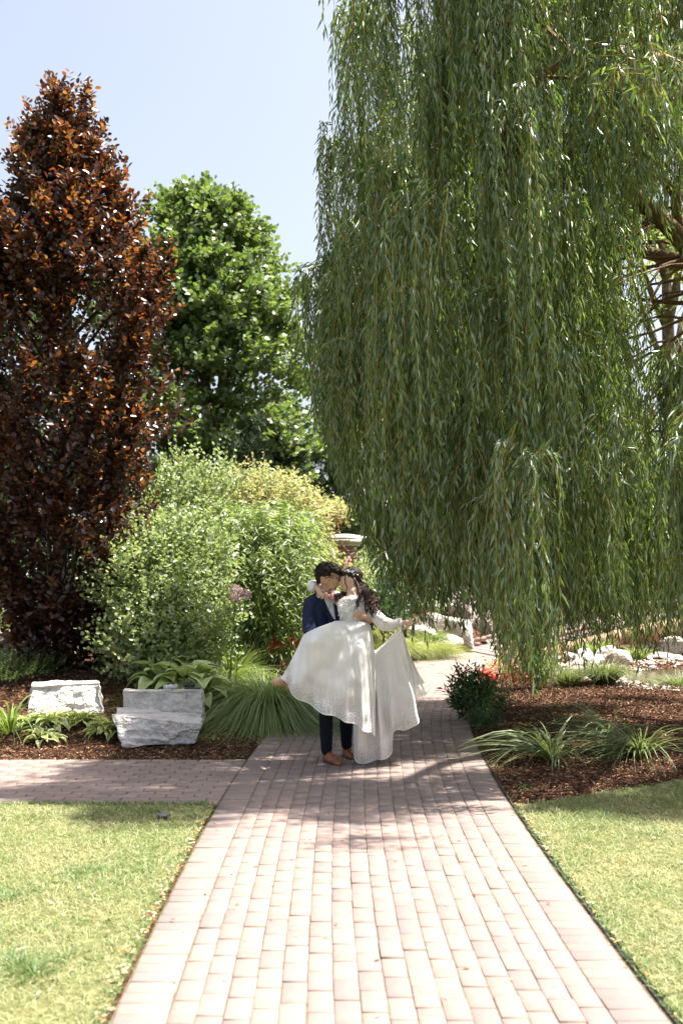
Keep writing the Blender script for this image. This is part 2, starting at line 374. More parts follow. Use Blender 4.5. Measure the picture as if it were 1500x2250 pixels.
# ------------------------------------------------------------------ lawns
def inpoly(x, y, poly):
    r = np.zeros(len(x), bool); n = len(poly); j = n-1
    for i in range(n):
        xi, yi = poly[i]; xj, yj = poly[j]
        c = ((yi > y) != (yj > y)) & (x < (xj-xi)*(y-yi)/(yj-yi+1e-12)+xi); r ^= c; j = i
    return r
yy = np.linspace(0.5, SY0-.03, 14); xl = np.interp(yy, CL[:, 1], CL[:, 0])-HW-.015
LL = list(zip(xl, yy)) + [(-7, SY0-.03), (-7, .5)]
yr = np.linspace(0.5, 7.34, 14); xr = np.interp(yr, CL[:, 1], CL[:, 0])+HW+.03
RL = list(zip(xr, yr)) + [(1.45, 7.5), (1.85, 7.78), (2.25, 7.95), (2.65, 8.28), (3.4, 8.6), (7, 9.4), (7, .5)]
def lawn(name, poly, seed):
    bm = bmesh.new(); vs = [bm.verts.new((x, y, .016)) for x, y in poly]; bm.faces.new(vs); bmesh.ops.triangulate(bm, faces=bm.faces)
    me = bpy.data.meshes.new(name); bm.to_mesh(me); bm.free(); me.materials.append(M_soil); o = bpy.data.objects.new(name, me); link(o); o['kind'] = 'structure'
    return o
lawn('lawn', LL, 1); lawn('lawn', RL, 2)
M_grass = leafmat('grass_blade', [(.065, .125, .03), (.115, .18, .05), (.20, .255, .09), (.31, .34, .16), (.44, .40, .25)], (.26, .34, .07), .26, .6, .35, clump=((.33, .32, .16), 2.2))
M_grass2 = leafmat('tuft_blade', [(.05, .10, .03), (.09, .16, .045), (.14, .20, .07)], (.16, .28, .05), .3, .5, .4)
def grass(poly, dens, x0, x1, y0, y1, name):
    n = int((x1-x0)*(y1-y0)*dens); x = ru(x0, x1, n); y = ru(y0, y1, n)
    k = inpoly(x, y, poly) & (np.abs(x) < .335*y+.12); x, y = x[k], y[k]
    nz = vnoise(np.stack([x, y, 0*x], -1)[::1], 1.3, 3) if len(x) < 60000 else np.interp(np.sin(x*3.7+np.sin(y*2.1)*1.3)*np.cos(y*3.1+x), [-1, 1], [-.5, .5])
    k = rng.random(len(x)) < .72+.5*nz; x, y, nz = x[k], y[k], nz[k]; n = len(x)
    base = np.stack([x, y, np.full(n, .014)], -1); a = ru(0, 2*np.pi, n); o2 = np.stack([np.cos(a), np.sin(a), 0*a], -1)
    ax = o2*ru(.15, 1.5, n)[:, None]+np.array([0, 0, 1.]); L_ = ru(.018, .060, n)*(1+.35*nz); return ribbons(base, ax, o2, L_, ru(.003, .0056, n), 2, .6)
for poly, x0, x1, lab in ((LL, -3.1, -.75, 'short sunlit lawn grass with dry straw patches left of the brick path'), (RL, 1.1, 3.4, 'short lawn grass right of the brick path, shaded near the mulch')):
    V, Fq = grass(poly, 9500, x0, x1, 3.3, 8.6, 'g'); o = part('grass', V, Fq, M_grass, None, kind='stuff'); o['label'] = lab; o['category'] = 'grass'
# coarser tufts in the lawn
def tuft(x, y, n, L_, sprd, z=.014):
    a = ru(0, 2*np.pi, n); r = np.abs(rng.normal(0, sprd, n)); o2 = np.stack([np.cos(a), np.sin(a), 0*a], -1)
    base = np.array([x, y, z])+o2*r[:, None]; return ribbons(base, o2*ru(.2, 1.1, n)[:, None]+np.array([0, 0, 1]), o2, ru(L_*.6, L_*1.2, n), ru(.003, .006, n), 3, .7)
mb = MB()
for (px, py, n, l) in [(75, 2150, 150, .09), (20, 1985, 110, .08), (190, 1925, 120, .07), (30, 2130, 120, .09), (60, 1800, 60, .06), (330, 1790, 60, .06), (150, 2110, 60, .07), (180, 1990, 60, .06), (250, 2030, 40, .05), (420, 1800, 70, .05), (1330, 1800, 80, .06), (1440, 1840, 90, .06), (1400, 1960, 50, .05), (1290, 1850, 60, .05)]:
    g = G(px, py); V, Fq = tuft(g[0], g[1], n, l, .09); mb.add(V, None, Fq)
o = mb.part('coarse_grass', M_grass2, None, kind='stuff'); o['label'] = 'darker coarse tufts standing in the lawn'; o['category'] = 'grass'
# lawn edges, lush strip and brown litter
mb = MB()
for t in range(700):
    y = ru(3.4, 7.35); sgn = rng.random() < .45
    x = np.interp(y, CL[:, 1], CL[:, 0])+(-HW-.012-abs(rng.normal(0, .02)) if sgn else HW+.015+abs(rng.normal(0, .02)))
    V, Fq = tuft(x, y, 3, .035, .012); mb.add(V, None, Fq)
for t in range(260):
    x = ru(-2.7, -.9); V, Fq = tuft(x, SY0-.035+rng.normal(0, .012), 4, .045, .02); mb.add(V, None, Fq)
for (px, py) in [(1130, 1700), (1090, 1690), (1140, 1730), (1125, 1750), (1110, 1660), (1050, 1600), (1075, 1640), (1040, 1570), (1150, 1735), (700, 1650), (540, 1660), (245, 1665), (280, 1667), (500, 1661)]:
    for k in range(5):
        g = G(px+ru(-16, 16), py+ru(-10, 10)); V, Fq = tuft(g[0], g[1], 9, .04, .03, 0.0); mb.add(V, None, Fq)
o = mb.part('edge_grass', M_grass2, None, kind='stuff'); o['label'] = 'grass and weeds fringing the paving edges'; o['category'] = 'grass'
# fallen leaves
M_dry = leafmat('dry_leaf', [(.28, .10, .04), (.42, .22, .08), (.55, .42, .25), (.62, .50, .38), (.35, .16, .10)], (.4, .2, .08), .15, .7, .2)
n = 260; y = 3.6+3.8*rng.random(n)**.9; side = rng.random(n) < .62
x = np.interp(y, CL[:, 1], CL[:, 0])+np.where(side, -HW-.005-np.abs(rng.normal(0, .025, n)), HW+.02+np.abs(rng.normal(0, .02, n)))
n2 = 420; x = np.concatenate([x, ru(-2.6, 2.4, n2)]); y = np.concatenate([y, ru(3.7, 8.5, n2)]); n += n2
onp = np.abs(x-np.interp(y, CL[:, 1], CL[:, 0])) < HW; kk = ~onp | (rng.random(n) < .34); x, y = x[kk], y[kk]; n = len(x); onp = onp[kk]
pos = np.stack([x, y, np.where(onp, .017, .035)], -1); a = ru(0, 6.28, n); ax = np.stack([np.cos(a), np.sin(a), rng.normal(0, .15, n)], -1)
V, Fq = leafgeo(pos, ax, rv(n, .35)+np.array([0, 0, 1.]), ru(.012, .034, n), ru(.007, .014, n), T_OVAL)
o = part('fallen_leaves', V, Fq, M_dry, None, kind='stuff'); o['label'] = 'dry brown leaves and petals scattered along the path edges'; o['category'] = 'leaves'
# moss and weeds in the joints
mb = MB()
for k in range(170):
    y = 4+10*rng.random()**1.1; cc = rng.integers(0, 17); s = np.interp(y, CL[:, 1], _ds); c, d = cl_at(s); off = -(cc-8)*.0995
    x = c[0]-d[1]*off; V, Fq = tuft(x, y+rng.normal(0, .02), rng.integers(2, 7), .010 if y < 8 else .016, .009, .006); mb.add(V, None, Fq)
o = mb.part('joint_weeds', M_grass2, None, kind='stuff'); o['label'] = 'tiny green weeds growing in the joints of the brick path'; o['category'] = 'weeds'

# ------------------------------------------------------------------ bark mulch
def chips(n, xr_, yr_, cond, size=1.0):
    x = ru(*xr_, n); y = ru(*yr_, n); s = sdist(x, y); k = cond(x, y, s) & (np.abs(x) < .36*y+.3); x, y = x[k], y[k]; n = len(x)
    z = H(x, y); a = ru(0, 6.28, n); ax = np.stack([np.cos(a), np.sin(a), rng.normal(0, .28, n)], -1)
    return leafgeo(np.stack([x, y, z+ru(0, .014, n)], -1), ax, rv(n, .55)+np.array([0, 0, 1.]), ru(.015, .055, n)*size, ru(.004, .013, n)*size, T_DIAM)
mb = MB()
V, Fq = chips(46000, (-4.2, 1.3), (9.15, 12.5), lambda x, y, s: (s > HW+.02)); mb.add(V, None, Fq)
o = mb.part('bark_mulch', M_chip, None, kind='stuff'); o['label'] = 'brown bark chips covering the left garden bed'; o['category'] = 'mulch'
mb = MB()
V, Fq = chips(80000, (.9, 5.6), (7.3, 15.0), lambda x, y, s: (s < -HW-.03) & ~inpoly(x, y, RL)); mb.add(V, None, Fq)
V, Fq = chips(12000, (1.2, 6), (14.5, 20), lambda x, y, s: (s < -HW-.03), 1.3); mb.add(V, None, Fq)
o = mb.part('bark_mulch', M_chip, None, kind='stuff'); o['label'] = 'brown bark chips covering the right garden bed under the willow'; o['category'] = 'mulch'
# edging strip
M_edge = surf('edging_plastic', [(.018, .016, .015), (.04, .034, .03)], 20, .7, .3)
ys = np.linspace(3.2, 9.5, 60); s = np.interp(ys, CL[:, 1], _ds); c, d = cl_at(s); mb = MB()
ctr = np.c_[c[:, 0]+d[:, 1]*(HW+.012), c[:, 1]-d[:, 0]*(HW+.012), np.full(len(ys), .010)]; mb.tube(ctr, .009, 6)
o = mb.part('path_edging', M_edge, None); props(o, 'thin dark edging strip between the brick path and the right lawn', 'edging')
# sprinkler
M_blk = surf('black_plastic', [(.02, .02, .024), (.035, .033, .04)], 30, .35, .5)
g = G(358, 1806); t = thing('sprinkler_head', (g[0], g[1], .0), 'round black pop-up sprinkler head in a bare spot of the left lawn', 'sprinkler')
mb = MB(); mb.tube([[g[0], g[1], 0], [g[0], g[1], .034]], .028, 20); mb.part('riser', M_blk, t)
mb = MB(); mb.tube([[g[0], g[1], .034], [g[0], g[1], .036], [g[0], g[1], .05], [g[0], g[1], .054]], [.033, .037, .037, .032], 24); mb.part('cap', surf('cap_plastic', [(.10, .095, .11), (.14, .13, .15)], 40, .3, .6), t)
# ------------------------------------------------------------------ willow
M_bark = surf('bark', [(.05, .035, .025), (.13, .095, .065), (.22, .17, .12)], 8, .9, .2, .8, 30, dist=.03)
M_wbark = surf('willow_bark', [(.045, .028, .016), (.14, .085, .04), (.26, .17, .075)], 6, .85, .25, .7, 25, dist=.03)
M_wstem = surf('willow_twig', [(.30, .21, .05), (.42, .30, .08)], 4, .6, .4, island=.6)
M_will = leafmat('willow_leaf', [(.018, .05, .013), (.04, .085, .022), (.11, .165, .05), (.22, .26, .12)], [(.14, .28, .03), (.34, .46, .07)], .30, .36, .75, back=(.20, .25, .15))
M_will2 = leafmat('willow_leaf_far', [(.07, .12, .025), (.12, .18, .04), (.18, .24, .06)], [(.22, .34, .04), (.36, .46, .06)], .45, .45, .4)
TX, TY = 5.3, 11.2
wl = thing('willow_tree', (TX, TY, 0), 'huge weeping willow with long trailing strands hanging over the path and pond bed', 'tree')
wood = MB()
trunk_pts = wob(bez((TX, TY, -.1), (TX+.1, TY, 3), (TX-.3, TY+.3, 6.5), 9), .04); wood.tube(trunk_pts, np.linspace(.36, .2, 9), 12)
YB = lambda px: np.interp(px, [640, 665, 700, 740, 780, 830, 900, 1000, 1060, 1110, 1160, 1210, 1260, 1340, 1400, 1450, 1500, 1560, 1800], [780, 870, 930, 1060, 1120, 1240, 1310, 1325, 1390, 1470, 1490, 1480, 1400, 1370, 1420, 1370, 1350, 1370, 1400])
def pxof(p):
    x = p[:, 0]; y = p[:, 1]; z = p[:, 2]-CAMH; fy = y*cp+z*sp; return CX+F*x/fy, CY-F*(z*cp-y*sp)/fy
# heads of hanging tufts
heads = []
n = 14000; ang = ru(0, 2*np.pi, n); rr = 6.0*np.sqrt(ru(.10, 1.0, n)); z = ru(2.2, 11.2, n)
hx = TX+rr*np.cos(ang); hy = TY+rr*np.sin(ang)*.95
zmax = 9.3*np.sqrt(np.maximum(0, 1-(rr/7.0)**6))
P_ = np.stack([hx, hy, z], -1); px, py = pxof(P_)
left = np.interp(py, [-900, 0, 260, 300, 540, 580, 1500], [830, 815, 800, 800, 830, 745, 735])
gap = (px > 1330) & (py > 430) & (py < 900) & (hy < 15)
gap |= (px > 1375) & (py > 440) & (py < 880) & (rng.random(n) < .9); gap |= (px > 1400) & (py > 300) & (py < 1000) & (hy < 15.5)
vis = (z < zmax) & (px > left+6) & (py < YB(px)-130) & ~gap & (hy > 7.2)
vis &= (px < 1640) & (hy < 11.5+.5*hx+rng.normal(0, .15, n)) & (hy-.086*z > 6.75+rng.normal(0, .15, n)) & (hx-.43*z > -2.5) & ~((px > 1090) & (px < 1420) & (py > 380) & (py < 950) & (hy < 9.8)) & ((np.abs(hy-.086*(z-1.2)-8.9) > .35) | (rng.random(n) < .45))
offtop = (py < -120)
keep = np.where(vis & (hy < 14.6))[0]; cell = {}
for k in keep:
    if py[k] < -110: c_ = ('o', int(px[k]//210), int(py[k]//210), int(hy[k] > 10))
    else: lay = int(hy[k] > 9.9)+int(hy[k] > 11.3); g_ = (165, 135, 108)[lay]; c_ = (lay, int((px[k]+lay*40)//g_), int((py[k]+30*math.sin(px[k]*.02))//g_))
    if px[k] > 1500 and rng.random() < .5: continue
    cell.setdefault(c_, k)
sel = np.array(list(cell.values())); heads = P_[sel]
sd_ = np.array(SUN); blocked = np.zeros(len(heads), bool)
for c_, R_ in (((2.0, 9.7, 4.3), .95), ((2.9, 9.2, 3.0), .85), ((.35, 10.4, 6.0), .95), ((1.2, 10.0, 3.2), .6)):   # openings that let the sun reach the outer sprays
    for dz in (0, .8, 1.6, 2.4):
        v_ = heads-np.array([0, 0, dz])-np.array(c_); al = v_@sd_; blocked |= (al > .9) & (np.linalg.norm(v_-al[:, None]*sd_, axis=1) < R_)
heads = heads[~blocked | (rng.random(len(heads)) < .12)]; print('kept', len(heads)); extra = np.stack([ru(3.9, 6.4, 26), ru(7.3, 9.2, 26), ru(4.6, 7.6, 26)], -1); heads = np.concatenate([heads, extra[(extra[:, 0]/extra[:, 1] > .40)]]); NH = len(heads); upx, upy = pxof(heads); print('willow heads', NH)
uheads = heads.copy(); heads = np.repeat(heads, 2, 0); heads[1::2] += rng.normal(0, 1, (NH, 3))*np.array([.16, .16, .45])
# special near sprays
spec = [(1230, 440, 9.6, 26, 2.6), (1150, 520, 9.8, 14, 2.2), (1310, 470, 9.7, 16, 2.4), (1490, 790, 9.2, 26, 2.2), (1040, 700, 11, 16, 2.3), (760, 560, 10.6, 16, 1.7), (705, 590, 10.8, 12, 1.5), (745, 300, 10.8, 14, 2.2), (795, 20, 10.6, 18, 2.4), (700, 640, 11, 9, 1.6), (880, 330, 10.2, 14, 2.6), (1165, 1230, 14.2, 8, 1.5), (1120, 1250, 14.3, 7, 1.4), (1205, 1260, 14.4, 7, 1.3), (1180, 1300, 14.4, 8, 1.25)]
heads = np.concatenate([heads, np.array([P(a, b, c) for a, b, c, _, _ in spec])])
short = np.repeat(np.where((upx > 1330) & (upy > 60) & (upy < 470), .45, 1.0), 2)
nst = np.concatenate([rng.integers(17, 27, len(heads)-len(spec)), [int(s[3]*1.8) for s in spec]])
hl = np.concatenate([np.repeat(ru(1.0, 2.5, NH), 2)*ru(.8, 1.2, len(heads)-len(spec))*short, [s[4] for s in spec]])
idx = np.repeat(np.arange(len(heads)), nst); N = len(idx)
a = ru(0, 2*np.pi, N); od = np.stack([np.cos(a), np.sin(a), 0*a], -1)
rad = heads[idx]-np.array([TX, TY, 0]); rad[:, 2] = 0; od = unit(od+.7*unit(rad))
Ls = hl[idx]*ru(.55, 1.1, N); arch = ru(.04, .40, N)
NS = 10; t = np.linspace(0, 1, NS)
st = heads[idx]+rv(N, .085)
pts = st[:, None, :]+od[:, None, :]*(arch[:, None]*(1-np.exp(-4*t))[None, :])[:, :, None]
pts[:, :, 2] += (arch[:, None]*.45*np.sin(np.minimum(t*5, np.pi))[None, :]) - Ls[:, None]*(t**1.25)[None, :]
sway = rv(N, .05)[:, None, :]*np.sin(t*4+rng.uniform(0, 6))[None, :, None]; pts += sway*np.array([1, 1, 0]); pts += np.array([.10, .02, 0])*(t**2)[None, :, None]
# clip the strand ends to the hanging line
fl = pts.reshape(-1, 3); qx, qy = pxof(fl); lim = YB(qx)+np.repeat(25-rng.exponential(55, N)+rng.normal(0, 45, len(heads))[idx], NS); ok = (qy < lim).reshape(N, NS) & (fl[:, 2].reshape(N, NS) > .05)
lastok = np.where(ok.all(1), NS-1, np.argmin(ok, 1)-1); lastok = np.maximum(lastok, 1)
frac = lastok/(NS-1); use = frac > .2
pts, Ls, frac, N = pts[use], Ls[use], frac[use], int(use.sum()); print('strands', N)
tt = np.linspace(0, 1, NS)
def along(u):
    """u (N,M) in 0..1 of full strand -> positions, tangents"""
    f = np.clip(u*(NS-1), 0, NS-1.001); i = f.astype(int); w_ = (f-i)[:, :, None]; r = np.arange(len(u))[:, None]
    return pts[r, i]*(1-w_)+pts[r, i+1]*w_, unit(pts[r, i+1]-pts[r, i])
# stems
m = 4; u = np.linspace(0, 1, m)[None, :]*frac[:, None]; sp3, tg = along(u)
rd = (.0042*(1-.75*np.linspace(0, 1, m)))[None, :, None]
e1 = unit(np.cross(tg, np.array([1., .3, 0]))); e2 = np.cross(tg, e1)
ring = [sp3+rd*(e1*math.cos(q)+e2*math.sin(q)) for q in (0, 2.094, 4.189)]
V = np.stack(ring, 2).reshape(-1, 3); base = (np.arange(N)[:, None, None]*m*3+np.arange(m-1)[None, :, None]*3); j = np.arange(3)[None, None, :]
Fq = np.stack([base+j, base+(j+1) % 3, base+3+(j+1) % 3, base+3+j], -1).reshape(-1, 4)
part('hanging_twigs', V, Fq, M_wstem, wl, kind='stuff')
# leaves
SP = .036; nl = np.maximum(4, (Ls*frac/SP).astype(int)); tot = nl.sum(); print('willow leaves', tot)
si = np.repeat(np.arange(N), nl); k = np.concatenate([np.arange(q) for q in nl]); uu = (k+rng.uniform(.2, .9, tot))/nl[si]*frac[si]
f = np.clip(uu*(NS-1), 0, NS-1.001); i = f.astype(int); w_ = (f-i)[:, None]
pos = pts[si, i]*(1-w_)+pts[si, i+1]*w_; tg = unit(pts[si, i+1]-pts[si, i])
aa = k*2.4+rng.uniform(0, 6.28, tot)*.35+si; o1 = np.stack([np.cos(aa), np.sin(aa), 0*aa], -1)
ax = tg*ru(.5, 1.1, tot)[:, None]+o1*ru(.2, .75, tot)[:, None]; ax[:, 2] -= .25
pos = pos+o1*.004; back = pxof(pos)
big = np.where(pos[:, 1] > 14, 1.25, 1.0)
V, Fq = leafgeo(pos, ax, rv(tot, .6)+o1*.6+np.array([0, 0, .5]), ru(.07, .14, tot)*big, ru(.014, .023, tot)*big, T_WILL)
part('foliage', V, Fq, M_will, wl, kind='stuff')
# limbs reaching every third head
limbs = []
for k in range(13):
    an = math.pi*(.55+1.15*k/12)+rng.normal(0, .08); z1 = ru(5.6, 8.6); R_ = ru(3.0, 4.4)
    p0 = trunk_pts[rng.integers(4, 9)]; p2 = np.array([TX+R_*math.cos(an), TY+R_*math.sin(an), z1]); p1 = (p0+p2)/2+np.array([0, 0, 1.5])
    if p2[1]-.086*p2[2] < 7.2: p2[1] = 7.2+.086*p2[2]; p1 = (p0+p2)/2+np.array([0, 0, 1.2])
    L_ = wob(bez(p0, p1, p2, 10), .06); wood.tube(L_, np.linspace(.15, .035, 10), 8); limbs.append(L_)
# the bare limb and its branches seen at the right
L_ = np.array([P(1580, 700, 12.6), P(1535, 610, 12.4), P(1500, 540, 12.2), P(1486, 470, 12.1), P(1478, 420, 12.0), P(1440, 385, 11.9), P(1405, 365, 11.8), P(1350, 320, 11.8)])
wood.tube(crom(L_, 4), np.linspace(.09, .03, 29), 9); limbs.append(crom(L_, 4))
wood.tube(wob(bez((TX, TY, 3.4), P(1650, 760, 12.8), P(1580, 700, 12.6), 7), .02), np.linspace(.14, .09, 7), 9)
for A_, r0 in ([[(1490, 505), (1440, 498), (1400, 515), (1350, 545), (1310, 560)], .035], [[(1478, 455), (1430, 462), (1370, 480), (1320, 505)], .018], [[(1560, 605), (1500, 612), (1450, 622), (1405, 628)], .03], [[(1580, 650), (1500, 665), (1450, 662), (1390, 655)], .034],
               [[(1454, 433), (1420, 480), (1385, 510), (1340, 540)], .016], [[(1500, 700), (1450, 695), (1400, 710)], .02], [[(1500, 640), (1450, 650), (1420, 690), (1380, 720)], .014], [[(1455, 440), (1440, 470), (1420, 500), (1425, 540), (1400, 575), (1375, 590)], .008], [[(1490, 400), (1460, 360), (1440, 352), (1400, 345)], .022]):
    q = crom(np.array([P(x_, y_, 12.1+.1*ru(-1, 1)) for x_, y_ in A_]), 5); wood.tube(q, np.linspace(r0, r0*.35, len(q)), 7)
    for _ in range(5):
        b = q[rng.integers(2, len(q)-1)]; e = b+np.array([ru(-.5, .1), ru(-.3, .3), ru(-.45, .25)]); wood.tube(wob(bez(b, (b+e)/2+[0, 0, .1], e, 6), .01), np.linspace(.007, .002, 6), 4)
q = crom(np.array([P(1005, -60, 11), P(1015, 40, 11), P(1035, 100, 10.9), P(1040, 160, 10.9), P(1055, 190, 11), P(1130, 330, 11.4)]), 5); wood.tube(q, np.linspace(.045, .03, len(q)), 8)
LP = np.concatenate(limbs)
for h in uheads[rng.random(NH) < .75]:
    dj = np.linalg.norm(LP-h, axis=1)+.6*np.abs(LP[:, 2]-h[2]-.3); j = np.argsort(dj)[rng.integers(0, 5)]; p0 = LP[j]
    if np.linalg.norm(p0-h) < 3.2: wood.tube(wob(bez(p0, (p0+h)/2+np.array([0, 0, .35]), h, 7), .03), np.linspace(.022, .006, 7), 5)
wood.part('trunk', M_wbark, wl, smooth=True)

# ------------------------------------------------------------------ copper beech
def leafy(name, mat, parent, org, dirs, length, nl, Ln, Wd, T, **k):
    V, Fq = twigs(org, dirs, length, nl, Ln, Wd, T, **k); return part(name, V, Fq, mat, parent, kind='stuff')
BX, BY = (135-750)/2350*12.6, 12.6
bh0 = float(H(np.array([BX]), np.array([BY]))[0])
bt = thing('copper_beech', (BX, BY, bh0), 'tall upright copper beech with dark purple and orange leaves behind the pale stones', 'tree')
prof = lambda z: np.interp(z, [.3, .9, 1.6, 3.2, 4.7, 5.7, 6.6, 7.0, 7.35], [.42, .60, .78, 1.08, 1.08, .62, .20, .09, .02])
n = 3300; z = ru(.2, 7.1, n); an = ru(0, 2*np.pi, n); bump = 1+.22*np.sin(an*3+z*2.2)+.14*np.sin(an*5-z*3.7)+.14*np.sin(z*6+an*2)
r = prof(z)*bump*np.sqrt(ru(.12, 1.0, n)); org = np.stack([BX+r*np.cos(an), BY+r*np.sin(an), z+bh0*.3], -1)
front = ((org[:, 1] < BY+.5) | (rng.random(n) < .5)) & (vnoise(org, 1.5, 4) < .27); org, an, r, z = org[front], an[front], r[front], z[front]; n = len(org)
dr = np.stack([np.cos(an)*.6, np.sin(an)*.6, np.full(n, 1.05)], -1)+rv(n, .38)
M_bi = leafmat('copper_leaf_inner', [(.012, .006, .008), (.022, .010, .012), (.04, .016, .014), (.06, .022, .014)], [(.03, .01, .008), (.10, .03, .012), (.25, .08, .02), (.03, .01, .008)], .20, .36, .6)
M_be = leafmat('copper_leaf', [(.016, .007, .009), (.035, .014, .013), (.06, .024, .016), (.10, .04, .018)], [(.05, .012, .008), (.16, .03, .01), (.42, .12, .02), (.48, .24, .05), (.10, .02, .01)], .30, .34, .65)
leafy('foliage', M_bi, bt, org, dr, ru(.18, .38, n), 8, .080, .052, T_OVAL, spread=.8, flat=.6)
# flame shaped sprays round the outside
m = 165; z = .4+6.2*rng.random(m)**.85; an = ru(0, 2*np.pi, m); an = np.where(rng.random(m) < .75, -np.abs(an-np.pi)*.95-.1, an); rr = prof(z)*ru(.72, 1.02, m)
tipc = np.stack([BX+rr*np.cos(an), BY+rr*np.sin(an), z+.25], -1); idx = np.repeat(np.arange(m), 26); n = len(idx); dd = np.stack([np.cos(an)*.45, np.sin(an)*.45, np.full(m, 1.)], -1)+rv(m, .15)
f = rng.random(n); org = tipc[idx]+unit(dd[idx])*((f-.5)*ru(.5, .95, m)[idx])[:, None]+rv(n, .5)*(.20*(1.05-f))[:, None]*np.array([1, 1, .6])
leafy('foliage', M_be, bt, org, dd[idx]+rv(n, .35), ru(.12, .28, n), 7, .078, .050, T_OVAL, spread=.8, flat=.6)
# leading shoots that break the outline
sh = [(100, 165, -.1), (160, 165, .1), (195, 180, .2), (125, 170, 0), (20, 280, -.8), (60, 215, -.4), (230, 265, .3), (255, 330, .5), (300, 425, .7), (325, 430, .8), (250, 315, .3), (300, 520, .5), (385, 665, .9), (365, 690, .9), (340, 720, .6), (385, 810, .7), (400, 870, .6), (5, 345, -.6), (310, 560, .3), (360, 900, .7), (280, 430, .4), (70, 240, -.3), (205, 230, .2), (345, 1100, .5)]
o_, d_, l_ = [], [], []
for (a_, b_, lx) in sh:
    tip = P(a_, b_, BY+ru(-.5, .3)); 
    for k in range(3):
        d = unit(np.array([lx*.9, ru(-.2, .2), 1.0])+rv(1, .12)[0]); L_ = ru(.45, .75); o_.append(tip-d*L_+rv(1, .03)[0]); d_.append(d); l_.append(L_)
leafy('foliage', M_be, bt, np.array(o_), np.array(d_), np.array(l_), 15, .066, .042, T_OVAL, spread=.9)
mb = MB(); mb.tube(wob(bez((BX, BY, bh0-.1), (BX+.02, BY, 3.5), (BX+.05, BY, 7.2), 10), .02), np.linspace(.11, .015, 10), 10)
for k in range(46):
    z0 = ru(.7, 5.8); a_ = ru(0, 6.28); R_ = prof(min(7, z0+.7))*.85; e = np.array([BX+R_*math.cos(a_), BY+R_*math.sin(a_), z0+ru(.7, 1.5)]); b = np.array([BX, BY, z0])
    mb.tube(wob(bez(b, (b+e)/2+np.array([.2*math.cos(a_), .2*math.sin(a_), -.1]), e, 6), .02), np.linspace(.03, .005, 6), 5)
mb.part('trunk', surf('beech_bark', [(.03, .024, .02), (.06, .05, .04)], 9, .8, .2, .3, 40), bt, smooth=True)

# ------------------------------------------------------------------ generic broadleaf tree made of leafy boughs
def tree(name, loc, label, height, z0, rfun, nb, nt_, Ln, Wd, mat, T=T_STAR, cat='tree', group=None, bark=None, trunk=.16, seed=1, lobes=None, view=None, up=.45, tl=(.25, .5), nleaf=9, lean=0, clr=(.34, .62)):
    """nb boughs ending in clumps of twigs; rfun(h 0..1) radius of the crown"""
    x, y = loc; g = float(H(np.array([x]), np.array([y]))[0]); t = thing(name, (x, y, g), label, cat, group)
    h = ru(0, 1, nb)**.85; an = ru(0, 2*np.pi, nb); rr = rfun(h)*np.sqrt(ru(.08, 1, nb)); 
    c = np.stack([x+rr*np.cos(an)+lean*h, y+rr*np.sin(an), g+z0+(height-z0)*h], -1)
    if lobes is not None: c = np.concatenate([c, lobes])
    nb2 = len(c); rc = ru(clr[0], clr[1], nb2)*max(.35, float(np.mean(rfun(np.linspace(.1, .8, 5))))*.36)
    idx = np.repeat(np.arange(nb2), nt_); n = len(idx); u = unit(rv(n)); u[:, 2] = np.abs(u[:, 2])*.9-.25*rng.random(n)
    org = c[idx]+u*(rc[idx]*ru(.35, 1, n)**.6)[:, None]*np.array([1, 1, .75]); 
    outw = org-np.array([x, y, 0]); outw[:, 2] = 0
    leafy('foliage', mat, t, org, u*.8+unit(outw)*.5+np.array([0, 0, up]), ru(tl[0], tl[1], n), nleaf, Ln, Wd, T)
    mb = MB(); top = np.array([x+lean, y, g+height*.93]); tp = wob(bez((x, y, g-.1), (x, y, g+height*.5), top, 10), trunk*.4); mb.tube(tp, np.linspace(trunk, trunk*.12, 10), 9)
    for cc in c[::5]:
        j = int(np.clip((cc[2]-g)/height*9-2, 0, 8)); b = tp[j]; mb.tube(wob(bez(b, (b+cc)/2+np.array([0, 0, .15*height/8]), cc, 6), trunk*.2), np.linspace(trunk*.35, trunk*.06, 6), 5)
    mb.part('trunk', bark or M_bark, t, smooth=True); return t
M_maple = leafmat('maple_leaf', [(.035, .075, .018), (.065, .115, .028), (.11, .16, .045), (.16, .20, .075)], [(.16, .28, .04), (.28, .38, .07)], .30, .38, .6, back=(.15, .18, .09))
def at(px, Y): return ((px-750)/2350*Y, Y)
lob = [P(a, b, c) for a, b, c in [(385, 450, 25.6), (440, 470, 25.4), (490, 475, 25.8), (520, 520, 25.7), (560, 530, 26), (600, 600, 26), (585, 660, 25.4), (650, 660, 26), (640, 740, 25.6), (655, 800, 25.8), (640, 860, 25.8), (340, 480, 25.6), (330, 560, 25.4), (330, 620, 25.2), (280, 560, 26), (400, 540, 24.8), (480, 600, 24.8), (430, 700, 24.6), (550, 760, 24.8), (370, 800, 24.8), (600, 830, 25), (520, 900, 25), (640, 930, 25.5), (360, 900, 24.6), (440, 930, 24.6), (470, 500, 25), (360, 700, 25), (600, 700, 25.2), (560, 600, 25.3), (620, 780, 25.3)]]
tree('maple_tree', at(450, 26), 'tall green maple behind the copper beech, its crown stepping down to the right', 9.7, 1.2, lambda h: np.interp(h, [0, .3, .6, .8, 1], [2.6, 2.7, 2.1, 1.5, .5]), 330, 17, .13, .125, M_maple, T=T_OVAL, trunk=.2, lobes=np.array(lob), nleaf=8, tl=(.3, .6))
tree('maple_tree', at(250, 31), 'green maple mostly hidden behind the copper beech', 9.0, 2, lambda h: np.interp(h, [0, .4, 1], [2.6, 2.7, .8]), 60, 14, .17, .17, M_maple, trunk=.2)
